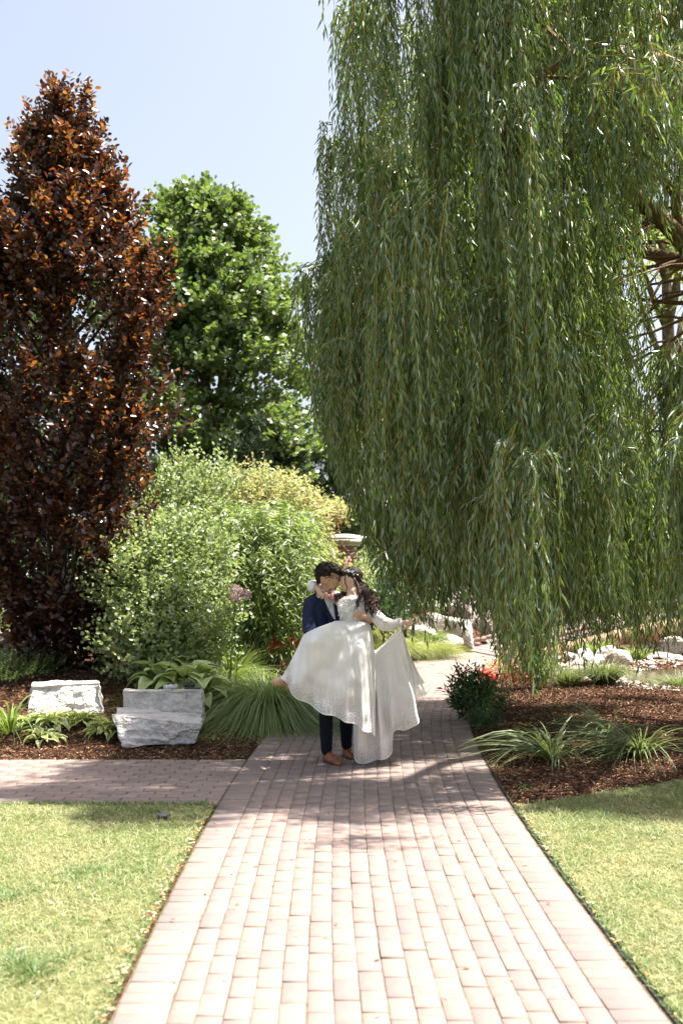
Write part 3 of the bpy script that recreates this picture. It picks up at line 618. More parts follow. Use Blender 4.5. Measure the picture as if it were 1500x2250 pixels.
M_dk = leafmat('dark_leaf', [(.02, .05, .015), (.035, .075, .02), (.06, .11, .03)], (.12, .24, .04), .3, .4, .5)
tree('broadleaf_tree', at(20, 27), 'dark leafy tree at the left edge behind the copper beech', 7.5, 1, lambda h: np.interp(h, [0, .5, 1], [2.8, 2.8, .9]), 60, 14, .16, .12, M_dk, T=T_OVAL, trunk=.2)
tree('broadleaf_tree', at(590, 32), 'dark green broadleaf tree behind the pines', 6.2, .6, lambda h: np.interp(h, [0, .5, 1], [2.6, 2.6, 1]), 60, 14, .17, .13, M_dk, T=T_OVAL, trunk=.2)
# far yellow-green willow seen through the gap at the right
M_yg = leafmat('sunlit_leaf', [(.10, .16, .03), (.16, .22, .045), (.22, .27, .07)], [(.30, .40, .05), (.42, .48, .08)], .45, .5, .4)
tree('broadleaf_tree', at(1480, 27), 'bright yellow-green tree seen through the gap in the willow at the right edge', 12.5, .8, lambda h: np.interp(h, [0, .3, .7, 1], [3.6, 4.2, 3.4, 1.0]), 170, 15, .17, .05, M_yg, T=T_WILL, trunk=.3, up=-.3)
tree('broadleaf_tree', at(1080, 34), 'large bright green tree far behind the middle of the willow', 11.5, .8, lambda h: np.interp(h, [0, .3, .7, 1], [3.4, 4.0, 3.2, 1.0]), 120, 13, .2, .14, M_maple, T=T_OVAL, trunk=.3)
tree('broadleaf_tree', at(840, 30), 'loose green tree behind the willow strands left of the large bright tree', 5.6, .8, lambda h: np.interp(h, [0, .3, .7, 1], [1.9, 2.2, 1.8, .7]), 60, 14, .16, .11, M_maple, T=T_OVAL, trunk=.2)

# pines: needle tufts
M_pine = leafmat('pine_needle', [(.07, .11, .06), (.11, .155, .09), (.15, .19, .12)], (.14, .2, .08), .2, .6, .3)
def pine(loc, height, R0, label, nb=90):
    x, y = loc; g = float(H(np.array([x]), np.array([y]))[0]); t = thing('pine_tree', (x, y, g), label, 'pine', 'soft blue-green pines behind the shrubs')
    mb = MB(); mb.tube([[x, y, g-.1], [x, y, g+height]], [.12, .02], 8); cs = []
    for k in range(nb):
        h = ru(.06, .97); a = ru(0, 6.28); R_ = R0*(1-h)**.75*ru(.5, 1.05)+.12; b = np.array([x, y, g+height*h]); e = b+np.array([R_*math.cos(a), R_*math.sin(a), R_*.28])
        q = bez(b, (b+e)/2-np.array([0, 0, .05]), e, 6); mb.tube(q, np.linspace(.025, .006, 6), 4)
        for w_ in np.linspace(.35, 1, 6): cs.append(b*(1-w_)+e*w_+rv(1, .09)[0])
    cs = np.array(cs); idx = np.repeat(np.arange(len(cs)), 34); n = len(idx); u = unit(rv(n)+np.array([0, 0, .5]))
    V, Fq = leafgeo(cs[idx]+rv(n, .05), u, rv(n), ru(.10, .2, n), .009, T_DIAM); part('foliage', V, Fq, M_pine, t, kind='stuff'); mb.part('trunk', M_bark, t)
pine(at(545, 24), 4.5, 1.15, 'leftmost soft pine in front of the maple trunk')
pine(at(630, 25), 4.1, 1.1, 'soft blue-green pine between the maple and the willow')
pine(at(740, 30), 5.2, 1.7, 'soft pine partly behind the left willow strands')
# ------------------------------------------------------------------ shrubs on the left
M_sh1 = leafmat('shrub_leaf', [(.09, .15, .04), (.15, .22, .07), (.22, .29, .10), (.33, .30, .14)], [(.30, .40, .10), (.44, .50, .18)], .38, .40, .6, back=(.25, .30, .17))
M_sh2 = leafmat('slim_leaf', [(.09, .15, .045), (.15, .21, .075), (.23, .28, .12)], [(.32, .44, .08), (.44, .52, .12)], .40, .38, .65, back=(.27, .32, .18))
M_jm = leafmat('yellow_maple_leaf', [(.19, .24, .09), (.29, .33, .14), (.39, .39, .20), (.44, .33, .18)], [(.40, .45, .14), (.48, .44, .18)], .42, .5, .4)
M_seed = leafmat('seed', [(.45, .16, .10), (.55, .28, .16)], (.5, .2, .1), .3, .6, .3)
M_dkl = leafmat('dark_green_leaf', [(.025, .055, .02), (.04, .085, .028), (.065, .11, .04)], (.12, .22, .05), .28, .38, .55)
M_twig = surf('twig_bark', [(.06, .035, .022), (.12, .08, .05)], 12, .85, .2)
def shrub(name, px, base_y, Y, label, blobs, n, Ln, Wd, T, mat, cat='shrub', group=None, droop=0.0, nl=8, tl=(.16, .42), stems=14, sr=.012, up=.3, spread=.9, lean=(0, 0), loc=None, upd=.45, core=.3, stemmat=None):
    """blobs: (px, py, Y, radius m, vertical scale)"""
    if loc is None: x = (px-750)/2350*Y; y = Y
    else: x, y = loc
    g = float(H(np.array([x]), np.array([y]))[0]); t = thing(name, (x, y, g), label, cat, group)
    C = np.array([P(b[0], b[1], b[2]) for b in blobs]); R_ = np.array([b[3] for b in blobs]); vs = np.array([b[4] if len(b) > 4 else 1 for b in blobs])
    wgt = R_**2; idx = rng.choice(len(C), n, p=wgt/wgt.sum()); u = unit(rv(n)); rr = R_[idx]*ru(core, 1, n)**.5
    rr = rr*(1+.32*np.sin(u[:, 0]*5+idx)*np.cos(u[:, 2]*6+idx*2))
    org = C[idx]+u*rr[:, None]*np.stack([np.ones(n), np.ones(n), vs[idx]], -1); k = org[:, 2] > g+.03; org, u, idx = org[k], u[k], idx[k]; n = len(org)
    V, Fq = twigs(org, u*.8+np.array([0, 0, upd]), ru(tl[0], tl[1], n), nl, Ln, Wd, T, droop=droop, up=up, spread=spread)
    part('foliage', V, Fq, mat, t, kind='stuff')
    mb = MB()
    for k in range(stems):
        c = C[rng.integers(len(C))]+rv(1, .12)[0]; b = np.array([x+rng.normal(0, .05), y+rng.normal(0, .05), g-.05]); mid = (b+c)/2+np.array([rng.normal(0, .06), rng.normal(0, .06), .15])
        q = wob(bez(b, mid, c, 8), .012); mb.tube(q, np.linspace(sr, sr*.3, 8), 5)
    if stems: mb.part('stems', stemmat or M_twig, t)
    return t
shrub('leafy_shrub', 330, 1500, 12.4, 'broad shrub with round pale green leaves between the copper beech and the alliums',
      [(330, 1300, 12.2, .52), (400, 1240, 12.3, .45), (315, 1400, 11.9, .40), (380, 1380, 11.9, .48), (440, 1330, 12.2, .30), (350, 1230, 12.6, .40), (430, 1220, 12.7, .33), (450, 1400, 12.1, .2), (330, 1450, 11.7, .32), (410, 1440, 11.8, .25), (320, 1260, 12.6, .34)],
      3000, .052, .042, T_OVAL, M_sh1, stems=26)
shrub('leafy_shrub', 420, 1480, 13.8, 'taller loose shrub with upright pale shoots behind the copper beech branch tips',
      [(400, 1090, 13.8, .28, 1.3), (370, 1130, 13.6, .36), (440, 1120, 14, .30), (480, 1070, 14.4, .2), (400, 1040, 13.9, .14, 1.6), (340, 1160, 13.6, .3)],
      650, .055, .04, T_OVAL, M_sh1, stems=16, upd=1.0)
t = shrub('weeping_shrub', 540, 1440, 14.3, 'weeping small tree with slim drooping leaves left of the groom',
      [(480, 1180, 14.2, .45, .6), (560, 1160, 14.0, .5, .5), (620, 1180, 14.1, .38, .6), (520, 1210, 13.8, .5), (600, 1220, 13.7, .5), (625, 1235, 13.9, .34), (590, 1280, 13.7, .34), (640, 1310, 13.7, .34), (470, 1240, 13.9, .4), (680, 1320, 14.0, .28), (650, 1370, 13.9, .3), (500, 1150, 14.3, .4, .5), (610, 1145, 14.3, .45, .4)],
      2300, .105, .022, T_WILL, M_sh2, droop=.9, nl=10, tl=(.25, .5), stems=0, upd=-.1, up=.2)
mb = MB(); b0 = on((545-750)/2350*14.3, 14.3, -.05)
for q in [[(545, 1440), (548, 1400), (560, 1350), (585, 1290), (600, 1200)], [(545, 1420), (530, 1370), (505, 1310), (490, 1220)], [(556, 1370), (600, 1320), (650, 1260)], [(548, 1400), (575, 1370), (610, 1345), (650, 1320)]]:
    c_ = crom(np.array([P(a_, b_, 14.3) for a_, b_ in q]), 5); mb.tube(c_, np.linspace(.035, .012, len(c_)), 7)
mb.part('trunk', M_bark, t, smooth=True)
shrub('yellow_maple_shrub', 560, 1400, 17.5, 'spreading yellow-green maple shrub above the weeping tree',
      [(440, 1115, 17, .5, .4), (520, 1090, 17.2, .5, .35), (600, 1100, 17, .5, .35), (650, 1120, 17.2, .4, .4), (480, 1150, 16.6, .55, .5), (570, 1100, 16.6, .6, .5), (540, 1180, 17, .8), (600, 1165, 17, .5), (420, 1140, 17, .5)],
      2300, .058, .045, T_OVAL, M_jm, nl=9, tl=(.2, .45), stems=14, upd=.1, up=.9)
t = shrub('seeded_maple_shrub', 720, 1400, 19.5, 'yellow-green shrub with orange seed clusters in front of the brick pillar',
      [(680, 1130, 19.2, .40, .5), (730, 1125, 19.4, .25, .4), (670, 1175, 18.8, .4, .7), (660, 1220, 18.3, .45, .7), (700, 1262, 18, .35, .6), (770, 1290, 18, .28, .5), (720, 1330, 18, .5), (650, 1280, 18, .5)],
      1600, .065, .05, T_OVAL, M_jm, nl=9, tl=(.12, .25), stems=12, upd=.1, up=.9)
C = np.array([P(a_, b_, c_) for a_, b_, c_ in [(695, 1115, 18.8), (715, 1120, 18.6), (650, 1165, 18.3), (690, 1160, 18.4), (690, 1200, 18), (670, 1180, 18.2), (735, 1140, 18.5), (640, 1190, 18), (720, 1195, 17.9), (650, 1085, 18), (600, 1090, 16.5)]])
idx = rng.integers(0, len(C), 900); V, Fq = leafgeo(C[idx]+rv(900, .12), rv(900), rv(900), ru(.03, .05, 900), .016, T_OVAL); part('seed_clusters', V, Fq, M_seed, t, kind='stuff')
shrub('dark_shrub', 600, 1420, 13.9, 'dark low shrub in the shade beneath the weeping tree',
      [(560, 1400, 14.4, .3), (620, 1395, 14.6, .35), (590, 1370, 15, .4), (480, 1440, 13.0, .22), (660, 1395, 14.6, .3)], 900, .06, .035, T_OVAL, M_dkl, stems=10)
shrub('low_juniper', 15, 1480, 11.8, 'low bright juniper at the left edge under the copper beech',
      [(10, 1490, 11.6, .28, .7), (60, 1480, 11.9, .25, .6), (-40, 1480, 11.7, .3, .7), (110, 1468, 12.2, .22, .5)], 800, .022, .006, T_DIAM, leafmat('juniper', [(.06, .11, .03), (.12, .17, .05)], (.2, .3, .06), .25, .6, .3), nl=14, tl=(.1, .22), stems=6)
shrub('garden_shrub', 10, 1370, 17, 'sunlit grassy shrub above the grey wall at the left edge',
      [(0, 1350, 17, .45), (40, 1360, 17.2, .4), (-60, 1340, 17, .6)], 700, .10, .012, T_WILL, M_sh2, stems=5)
# backing greenery between things so that no bare horizon shows
for (px_, Y_, r_, lab) in [(60, 21, 1.3, 'broad green shrub behind the grey wall'), (250, 20, 1.3, 'broad green shrub behind the round-leaved shrub'), (420, 22, 1.4, 'broad green shrub below the pines'), (840, 25.5, .75, 'rounded shrub in front of the low brick wall'), (960, 31, 1.5, 'green shrub behind the low brick wall, beside the boulders'),
                           (1120, 31, 1.5, 'green shrub behind the boulders and the bridge start'), (1290, 32, 1.7, 'green shrub behind the middle of the bridge'), (1450, 31, 1.7, 'green shrub behind the far end of the bridge'), (1600, 30, 1.8, 'green shrub beyond the right edge of the bridge')]:
    x, y = at(px_, Y_); g = float(H(np.array([x]), np.array([y]))[0]); py_ = 1250-(g+r_*.6-CAMH)/Y_*2350
    shrub('background_shrub', px_, 0, Y_, lab, [(px_, py_, Y_, r_, .8), (px_-r_*60, py_+10, Y_+.4, r_*.8, .8), (px_+r_*60, py_+15, Y_-.3, r_*.7, .8)], 700, .12, .08, T_OVAL, M_sh1 if px_ > 800 else M_dkl, nl=9, tl=(.3, .5), stems=6, sr=.03)
# multi-stem shrub by the bride
t = shrub('multi_stem_shrub', 885, 1375, 17.6, 'airy shrub with a fan of bare dark stems behind the bride\'s raised arm',
      [(870, 1270, 17.6, .3, .9), (920, 1290, 17.6, .22), (850, 1300, 17.5, .2), (900, 1240, 17.7, .3), (940, 1265, 17.7, .2)], 380, .05, .034, T_OVAL, M_sh1, stems=0)
mb = MB(); b = P(888, 1368, 17.6)
for k in range(15):
    e = P(845+k*6.5+ru(-5, 5), 1262+ru(-15, 30), 17.6+ru(-.2, .2)); mb.tube(wob(bez(b+rv(1, .02)[0]*[1, 1, 0], (b+e)/2+np.array([0, 0, -.03]), e, 7), .008), np.linspace(.016, .006, 7), 5)
b2 = P(888, 1400, 17.6); mb.tube([b2, b], [.05, .04], 6); mb.part('stems', surf('dark_stem', [(.035, .02, .018), (.08, .045, .035)], 10, .8), t)
shrub('dark_shrub', 845, 1360, 16.8, 'small dark green shrub directly right of the bride\'s elbow', [(845, 1345, 16.8, .17), (868, 1355, 16.9, .13), (830, 1325, 17, .18)], 420, .045, .03, T_OVAL, M_dkl, stems=6)
shrub('leafy_shrub', 830, 1400, 21, 'airy light shrub between the bride\'s hair and the brick wall', [(830, 1280, 21, .35), (880, 1310, 21.5, .35), (850, 1250, 22, .4), (940, 1330, 21.8, .3)], 380, .07, .045, T_OVAL, M_sh1, stems=10)

# ------------------------------------------------------------------ stones
def stonemat(name, cols, sc=4, mot=1.0):
    return surf(name, cols, sc, .9, .2, 1.0, sc*5, detail=10, dist=.05)
M_lime = stonemat('limestone', [(.38, .36, .34), (.58, .56, .53), (.68, .65, .61), (.50, .45, .38)], 5)
M_lime2 = stonemat('grey_limestone', [(.30, .29, .275), (.47, .455, .435), (.60, .575, .54), (.40, .33, .25)], 5)
M_rock = stonemat('warm_rock', [(.20, .16, .14), (.38, .31, .27), (.52, .46, .41), (.33, .24, .19)], 3)
M_dkrock = stonemat('brown_rock', [(.10, .08, .06), (.20, .165, .13), (.30, .26, .21)], 3)
M_rock2 = stonemat('pale_rock', [(.33, .31, .28), (.5, .47, .43), (.62, .60, .56)], 3)
def hexrock(corners, nseg, amp, seed, ledge=0.0):
    """eight corners (bottom 4 ccw, top 4 ccw) -> rough split block"""
    c = np.asarray(corners, float); bm = bmesh.new()
    vs = [bm.verts.new(v) for v in c]
    for f in [(3, 2, 1, 0), (4, 5, 6, 7), (0, 1, 5, 4), (1, 2, 6, 5), (2, 3, 7, 6), (3, 0, 4, 7)]: bm.faces.new([vs[i] for i in f])
    bmesh.ops.subdivide_edges(bm, edges=bm.edges, cuts=nseg, use_grid_fill=True); bm.normal_update()
    cen = c.mean(0)
    N_ = {v.index: v.normal.copy() for v in bm.verts}; bm.verts.index_update()
    for v in bm.verts:
        p = v.co; n1 = mnoise.noise(p*2.6+Vector((seed, 0, 0))); n2 = mnoise.noise(p*7+Vector((0, seed, 0))); n3 = abs(mnoise.noise(Vector((p.x*4, p.y*4, p.z*13))+Vector((seed, seed, 0))))
        n4 = mnoise.noise(p*19+Vector((seed, 0, seed))); n5 = mnoise.cell(Vector((p.x*5+n1, p.y*5, p.z*8+n1*2)))
        d = amp*(n1*.8+n2*.5+n4*.28-n3*.75+n5*.28)
        if v.normal.z > .75: d *= .3
        v.co = p+v.normal*d
    bmesh.ops.smooth_vert(bm, verts=bm.verts, factor=.22, use_axis_x=True, use_axis_y=True, use_axis_z=True)
    return bm
def rock_from_bm(name, bm, mat, loc, label, cat='stone', group=None, smooth=False):
    me = bpy.data.meshes.new(name); bm.to_mesh(me); bm.free(); n = len(me.vertices); co = np.empty(n*3, np.float32); me.vertices.foreach_get('co', co); co = co.reshape(-1, 3)-np.array(loc, np.float32)
    me.vertices.foreach_set('co', co.ravel()); me.materials.append(mat)
    o = bpy.data.objects.new(name, me); link(o); o.location = loc; return props(o, label, cat, group)
def px8(b4, t4): return [b for b in b4]+[t for t in t4]
Yf, Yb = 10.7, 11.25
c8 = [P(50, 1610, Yf)+[0, 0, -.1], P(242, 1606, Yf)+[0, 0, -.1], P(238, 1596, Yb+.1), P(60, 1596, Yb+.1), P(66, 1506, Yf+.32), P(222, 1499, Yf+.30), P(216, 1494, Yb+.05), P(74, 1498, Yb+.05)]
rock_from_bm('stone_block', hexrock(c8, 34, .042, 3.3), M_lime, (c8[0][0]+.4, 10.6, .08), 'pale rough limestone block at the far left behind the small hostas')
c8 = [P(272, 1590, 10.42), P(448, 1592, 10.35), P(452, 1580, 10.8), P(280, 1580, 10.85), P(270, 1519, 10.45), P(443, 1519, 10.38), P(446, 1514, 10.75), P(276, 1514, 10.8)]
rock_from_bm('stone_slab', hexrock(c8, 26, .022, 9.1), M_lime2, (-1.7, 10.6, .15), 'upper grey limestone slab carrying the sunglasses, behind the lower block')
c8 = [P(272, 1640, 9.78), P(428, 1634, 9.80), P(436, 1610, 10.4), P(285, 1610, 10.42), P(250, 1572, 9.95), P(446, 1591, 9.76), P(448, 1567, 10.36), P(258, 1556, 10.42)]
rock_from_bm('stone_block', hexrock(c8, 34, .036, 5.7), M_lime2, (-1.65, 10.1, .05), 'lower grey limestone block forming the seat in front of the upper slab')
c8 = [P(-60, 1470, 13.4), P(62, 1462, 13.4), P(62, 1450, 14.2), P(-60, 1450, 14.2), P(-60, 1389, 13.4), P(40, 1389, 13.4), P(48, 1384, 14.0), P(-60, 1384, 14.0)]
rock_from_bm('stone_block', hexrock(c8, 14, .05, 1.7), M_dkrock, (-4.1, 13.8, .5), 'brownish stone block at the left edge under the beech branches')
def boulder(px, py, Y, w_, h_, label, seed, mat=M_rock, d=None, sub=4, tilt=0.0, planes=13, group='boulders and rocks round the pond and bridge', name='boulder'):
    """(px,py): picture position of the centre"""
    r_ = np.random.default_rng(seed); c = P(px, py, Y); d = d or w_*.8
    bm = bmesh.new(); bmesh.ops.create_icosphere(bm, subdivisions=sub, radius=1)
    nn = unit(r_.normal(0, 1, (planes, 3))); hh = r_.uniform(.62, .95, planes)
    V = np.array([v.co for v in bm.verts]); u = unit(V); q = u@nn.T; rr = np.min(np.where(q > .15, hh/np.maximum(q, .15), 9), 1); rr = np.minimum(rr, 1.12)
    V = u*rr[:, None]; ct, st_ = math.cos(tilt), math.sin(tilt); V = V*np.array([w_/2, d/2, h_/2])*1.12
    V = V @ np.array([[ct, 0, st_], [0, 1, 0], [-st_, 0, ct]])
    for i_, v in enumerate(bm.verts):
        p = Vector(V[i_]); v.co = p*(1+.07*mnoise.noise(p*3/max(w_, .3)+Vector((seed, 0, 0)))+.035*mnoise.noise(p*11/max(w_, .3)+Vector((0, seed, 0)))-.03*abs(mnoise.noise(Vector((p.x*5, p.y*5, p.z*17)))))
    me = bpy.data.meshes.new(name); bm.to_mesh(me); bm.free(); me.materials.append(mat); o = bpy.data.objects.new(name, me); link(o); o.location = c
    return props(o, label, 'boulder', group)
boulder(1003, 1390, 21.3, .66, .78, 'big white boulder leaning beside the bridge entrance', 11, M_rock2, tilt=.55)
boulder(1030, 1345, 23.2, .95, .85, 'reddish rough boulder behind the big white one', 12, M_rock, tilt=.5)
boulder(1075, 1368, 23.0, 1.0, 1.0, 'large grey-pink boulder behind the left end of the bridge', 13, M_rock)
boulder(985, 1410, 20.6, .45, .30, 'low white rock between the bright grass and the bridge rail', 14, M_rock2)
boulder(952, 1370, 21.2, .75, .36, 'flat layered rock above the bright grass mound', 15, M_rock)
boulder(925, 1388, 20.6, .55, .26, 'small flat rock half hidden in the bright grass mound', 16, M_rock)
boulder(965, 1335, 23, .8, .30, 'flat pale rock under the hanging willow tips', 17, M_rock2)
boulder(1085, 1405, 22, .4, .22, 'small pale rock just behind the bridge rail', 18, M_rock2)
boulder(1000, 1310, 25, .8, .5, 'pinkish rock high behind the willow strands', 19, M_rock)
boulder(1120, 1330, 25, 1.1, .8, 'tall pale rock face behind the bridge start', 20, M_rock)
boulder(1180, 1350, 26, 1.0, .6, 'pale rock beyond the bridge, left of its middle', 21, M_rock2)
boulder(1240, 1345, 27, 1.0, .5, 'flat rock beyond the middle of the bridge', 22, M_rock)
boulder(880, 1320, 22.5, .5, .35, 'small sunlit rock between the multi-stem shrub and the wall', 23, M_rock2)
boulder(1400, 1322, 28, 1.2, .5, 'wide rock beyond the right part of the bridge', 24, M_rock2)
boulder(1330, 1330, 28, .8, .5, 'pinkish rock beyond the bridge, right of its middle', 25, M_rock)
for k, (a_, b_, Y_, w_, h_, lab, m_) in enumerate([
    (1250, 1445, 18.6, .30, .24, 'rounded pale rock at the left end of the pond rim', M_rock2), (1285, 1440, 19.0, .36, .22, 'pale rock on the pond rim behind the rounded one', M_rock2), (1262, 1462, 18.0, .32, .26, 'sunlit rock on the pond\'s left shore', M_rock), (1300, 1455, 18.4, .34, .28, 'round white rock beside the grass tuft on the shore', M_rock2),
    (1335, 1438, 18.9, .42, .30, 'upright pale rock under the dangling willow tip', M_rock2), (1362, 1452, 18.6, .50, .34, 'broad rough rock at the pond\'s back left corner', M_rock), (1400, 1448, 19.4, .5, .16, 'flat slab rock on the far pond shore', M_rock2), (1440, 1440, 19.8, .55, .14, 'long flat stone on the far shore', M_rock),
    (1480, 1447, 19.4, .45, .15, 'flat sunlit stone at the far right shore', M_rock2), (1475, 1418, 20.4, .62, .34, 'blocky boulder under the bridge beam', M_rock), (1425, 1425, 20.6, .35, .22, 'dark rock in the shade under the bridge', M_rock), (1220, 1470, 17.6, .3, .2, 'low rock left of the grass tuft', M_rock),
    (1240, 1492, 16.6, .34, .16, 'flat pale stone between the grass tufts', M_rock2), (1275, 1480, 17.0, .36, .22, 'pinkish stone at the water\'s left edge', M_rock), (1215, 1510, 15.6, .3, .1, 'small flat stone in the mulch by the tuft', M_rock2), (1355, 1480, 17.0, .3, .18, 'wet stone in the shallow water', M_rock), (1180, 1450, 18.6, .3, .2, 'small stone beside the red flowers', M_rock2)]):
    boulder(a_, b_, Y_, w_, h_, lab, 40+k, m_, sub=3, name='rock')
r2 = np.random.default_rng(5)
for k in range(46):   # small stones along the water's edge
    an = r2.uniform(1.3, 5.6); x = POND[0]+POND[2]*math.cos(an)*r2.uniform(.9, 1.06); y = POND[1]+POND[3]*math.sin(an)*r2.uniform(.9, 1.06)
    if abs(x) > .33*y: continue
    z = float(H(np.array([x]), np.array([y]))[0]); px_, py_ = pxof(np.array([[x, y, z+.02]])); s_ = r2.uniform(.12, .24)
    boulder(px_[0], py_[0], y, s_, s_*.55, 'one of the small pale cobbles along the water\'s edge', 80+k, M_rock2 if k % 2 else M_rock, sub=2, name='cobble', group='cobbles along the water\'s edge')
# pond
m, t_, o_ = newmat('pond_water'); p = t_.nodes.new('ShaderNodeBsdfPrincipled'); p.inputs['Base Color'].default_value = (.10, .10, .045, 1); p.inputs['Roughness'].default_value = .06; p.inputs['IOR'].default_value = 1.33; p.inputs['Transmission Weight'].default_value = .55
nz = t_.nodes.new('ShaderNodeTexNoise'); nz.inputs['Scale'].default_value = 9; nz.inputs['Detail'].default_value = 4; b = t_.nodes.new('ShaderNodeBump'); b.inputs['Strength'].default_value = .25; b.inputs['Distance'].default_value = .02
tc = t_.nodes.new('ShaderNodeTexCoord'); mp = t_.nodes.new('ShaderNodeMapping'); mp.inputs['Scale'].default_value = (.5, 1.6, 1); t_.links.new(tc.outputs['Object'], mp.inputs[0]); t_.links.new(mp.outputs[0], nz.inputs[0]); t_.links.new(nz.outputs[0], b.inputs['Height']); t_.links.new(b.outputs[0], p.inputs['Normal']); t_.links.new(p.outputs[0], o_.inputs[0])
a = np.linspace(0, 2*np.pi, 60, endpoint=False); V = np.stack([POND[0]+np.cos(a)*POND[2]*1.03, POND[1]+np.sin(a)*POND[3]*1.03, np.full(60, -.075)], -1)
part('pond_water', np.concatenate([V, [[POND[0], POND[1], -.075]]]), np.stack([np.arange(60), (np.arange(60)+1) % 60, np.full(60, 60)], -1), m, None, kind='structure')
a = np.linspace(0, 2*np.pi, 60, endpoint=False); V = np.stack([8.5+np.cos(a)*3.6, 21.0+np.sin(a)*1.7, np.full(60, -.12)], -1)
part('stream_water', np.concatenate([V, [[8.5, 21.0, -.12]]]), np.stack([np.arange(60), (np.arange(60)+1) % 60, np.full(60, 60)], -1), m, None, kind='structure')
# gravel on the pond shore
n = 9000; an = ru(0, 6.28, n); q = ru(.80, 1.32, n); x = POND[0]+POND[2]*q*np.cos(an); y = POND[1]+POND[3]*q*np.sin(an); k = (x < 5.9) & (y > 14.1); x, y = x[k], y[k]; n = len(x)
V, Fq = leafgeo(np.stack([x, y, H(x, y)+.006], -1), rv(n)*[1, 1, .2], rv(n, .3)+[0, 0, 1.], ru(.03, .07, n), ru(.025, .05, n), T_OVAL)
o = part('shore_gravel', V, Fq, surf('gravel', [(.28, .24, .19), (.42, .37, .31), (.55, .5, .44)], 8, .85, island=1.0), None, kind='stuff'); o['label'] = 'pale gravel along the pond shore'; o['category'] = 'gravel'

# ------------------------------------------------------------------ bridge
M_deck = surf('deck_plank', [(.15, .105, .095), (.24, .175, .155), (.32, .25, .22)], 6, .8, .3, .3, 60, objrand=.7)
M_beam = surf('timber_beam', [(.28, .19, .10), (.40, .29, .17), (.48, .36, .23)], 3, .8, .3, .3, 40)
M_kerb = surf('kerb_timber', [(.20, .12, .10), (.32, .21, .18)], 4, .75, .3, .2, 40)
bs0 = np.array([2.62, 20.55]); bs1 = np.array([11.4, 22.9]); bd = (bs1-bs0)/np.linalg.norm(bs1-bs0); bnm = np.array([-bd[1], bd[0]]); BLn = np.linalg.norm(bs1-bs0)
def bz_(s): return .03+.80*np.sin(np.clip(s/BLn, 0, 1)*np.pi*.86)**1.15
bt_ = thing('footbridge', (bs0[0], bs0[1], 0), 'arched timber footbridge with low kerb rails crossing behind the willow', 'bridge')
HWB = .95; pitchp = .15
V0 = MB(); V0.box([0, 0, -.02], [pitchp-.008, HWB*2, .04]); Vp, Fp = V0.get(); mep = fmesh('plank', Vp, Fp, M_deck)
for k in range(int(BLn/pitchp)):
    s = (k+.5)*pitchp; z = bz_(s); sl_ = math.atan2(bz_(s+.05)-bz_(s-.05), .1); o = bpy.data.objects.new('plank', mep); COL.objects.link(o); o.parent = bt_
    c = bs0+bd*s; o.location = (c[0]-bs0[0], c[1]-bs0[1], z); o.rotation_euler = (0, -sl_, math.atan2(bd[1], bd[0]), 'XYZ')[:3]
for sg in (1, -1):
    mbk = MB(); mbb = MB(); mbl = MB(); s = np.arange(0, BLn+.01, .25)
    L0 = [bs0+bd*q+bnm*sg*(HWB-.06) for q in s]; z = bz_(s)
    for i in range(len(s)-1):
        for (mb_, lo, hi, w_, off) in ((mbk, .085, .155, .11, 0), (mbb, -.30, -.045, .10, .0)):
            a_ = L0[i]+bnm*sg*off; b_ = L0[i+1]+bnm*sg*off; nn_ = bnm*w_/2
            v = [[*(a_-nn_), z[i]+lo], [*(a_+nn_), z[i]+lo], [*(a_+nn_), z[i]+hi], [*(a_-nn_), z[i]+hi], [*(b_-nn_), z[i+1]+lo], [*(b_+nn_), z[i+1]+lo], [*(b_+nn_), z[i+1]+hi], [*(b_-nn_), z[i+1]+hi]]
            if mb_ is mbb and s[i] < .5: continue
            mb_.add(v, None, [[0, 4, 5, 1], [1, 5, 6, 2], [2, 6, 7, 3], [3, 7, 4, 0], [0, 1, 2, 3], [4, 7, 6, 5]])
    mbk.part('kerb_rail', M_kerb, bt_); mbb.part('beam', M_beam, bt_)
    for q in np.arange(.3, BLn, .9):
        b1 = MB(); c = bs0+bd*q+bnm*sg*(HWB-.06); b1.box([c[0], c[1], bz_(q)+.043], [.16, .1, .078], math.atan2(bd[1], bd[0])); b1.part('kerb_block', M_kerb, bt_)
# ------------------------------------------------------------------ brick pillar and low wall
M_rb = None
m, t_, o_ = newmat('red_brickwork'); p = t_.nodes.new('ShaderNodeBsdfPrincipled'); p.inputs['Roughness'].default_value = .9
bk = t_.nodes.new('ShaderNodeTexBrick'); bk.inputs['Scale'].default_value = 1; bk.inputs['Brick Width'].default_value = .21; bk.inputs['Row Height'].default_value = .075; bk.inputs['Mortar Size'].default_value = .008
bk.inputs['Color1'].default_value = (.22, .07, .05, 1); bk.inputs['Color2'].default_value = (.33, .14, .10, 1); bk.inputs['Mortar'].default_value = (.42, .38, .34, 1)
tc = t_.nodes.new('ShaderNodeTexCoord'); sx = t_.nodes.new('ShaderNodeSeparateXYZ'); cb = t_.nodes.new('ShaderNodeCombineXYZ'); ad = t_.nodes.new('ShaderNodeMath')
t_.links.new(tc.outputs['Object'], sx.inputs[0]); t_.links.new(sx.outputs[0], ad.inputs[0]); t_.links.new(sx.outputs[1], ad.inputs[1]); t_.links.new(ad.outputs[0], cb.inputs[0]); t_.links.new(sx.outputs[2], cb.inputs[1]); t_.links.new(cb.outputs[0], bk.inputs[0]); t_.links.new(bk.outputs[0], p.inputs['Base Color']); t_.links.new(p.outputs[0], o_.inputs[0]); M_rb = m
M_cap = surf('cast_stone', [(.52, .47, .40), (.64, .59, .52)], 4, .85, .2, .2, 40)
x, y = at(757, 26); g = on(x, y); pl = thing('brick_pillar', g, 'red brick pillar with a wide pale stone cap above the groom\'s head', 'pillar')
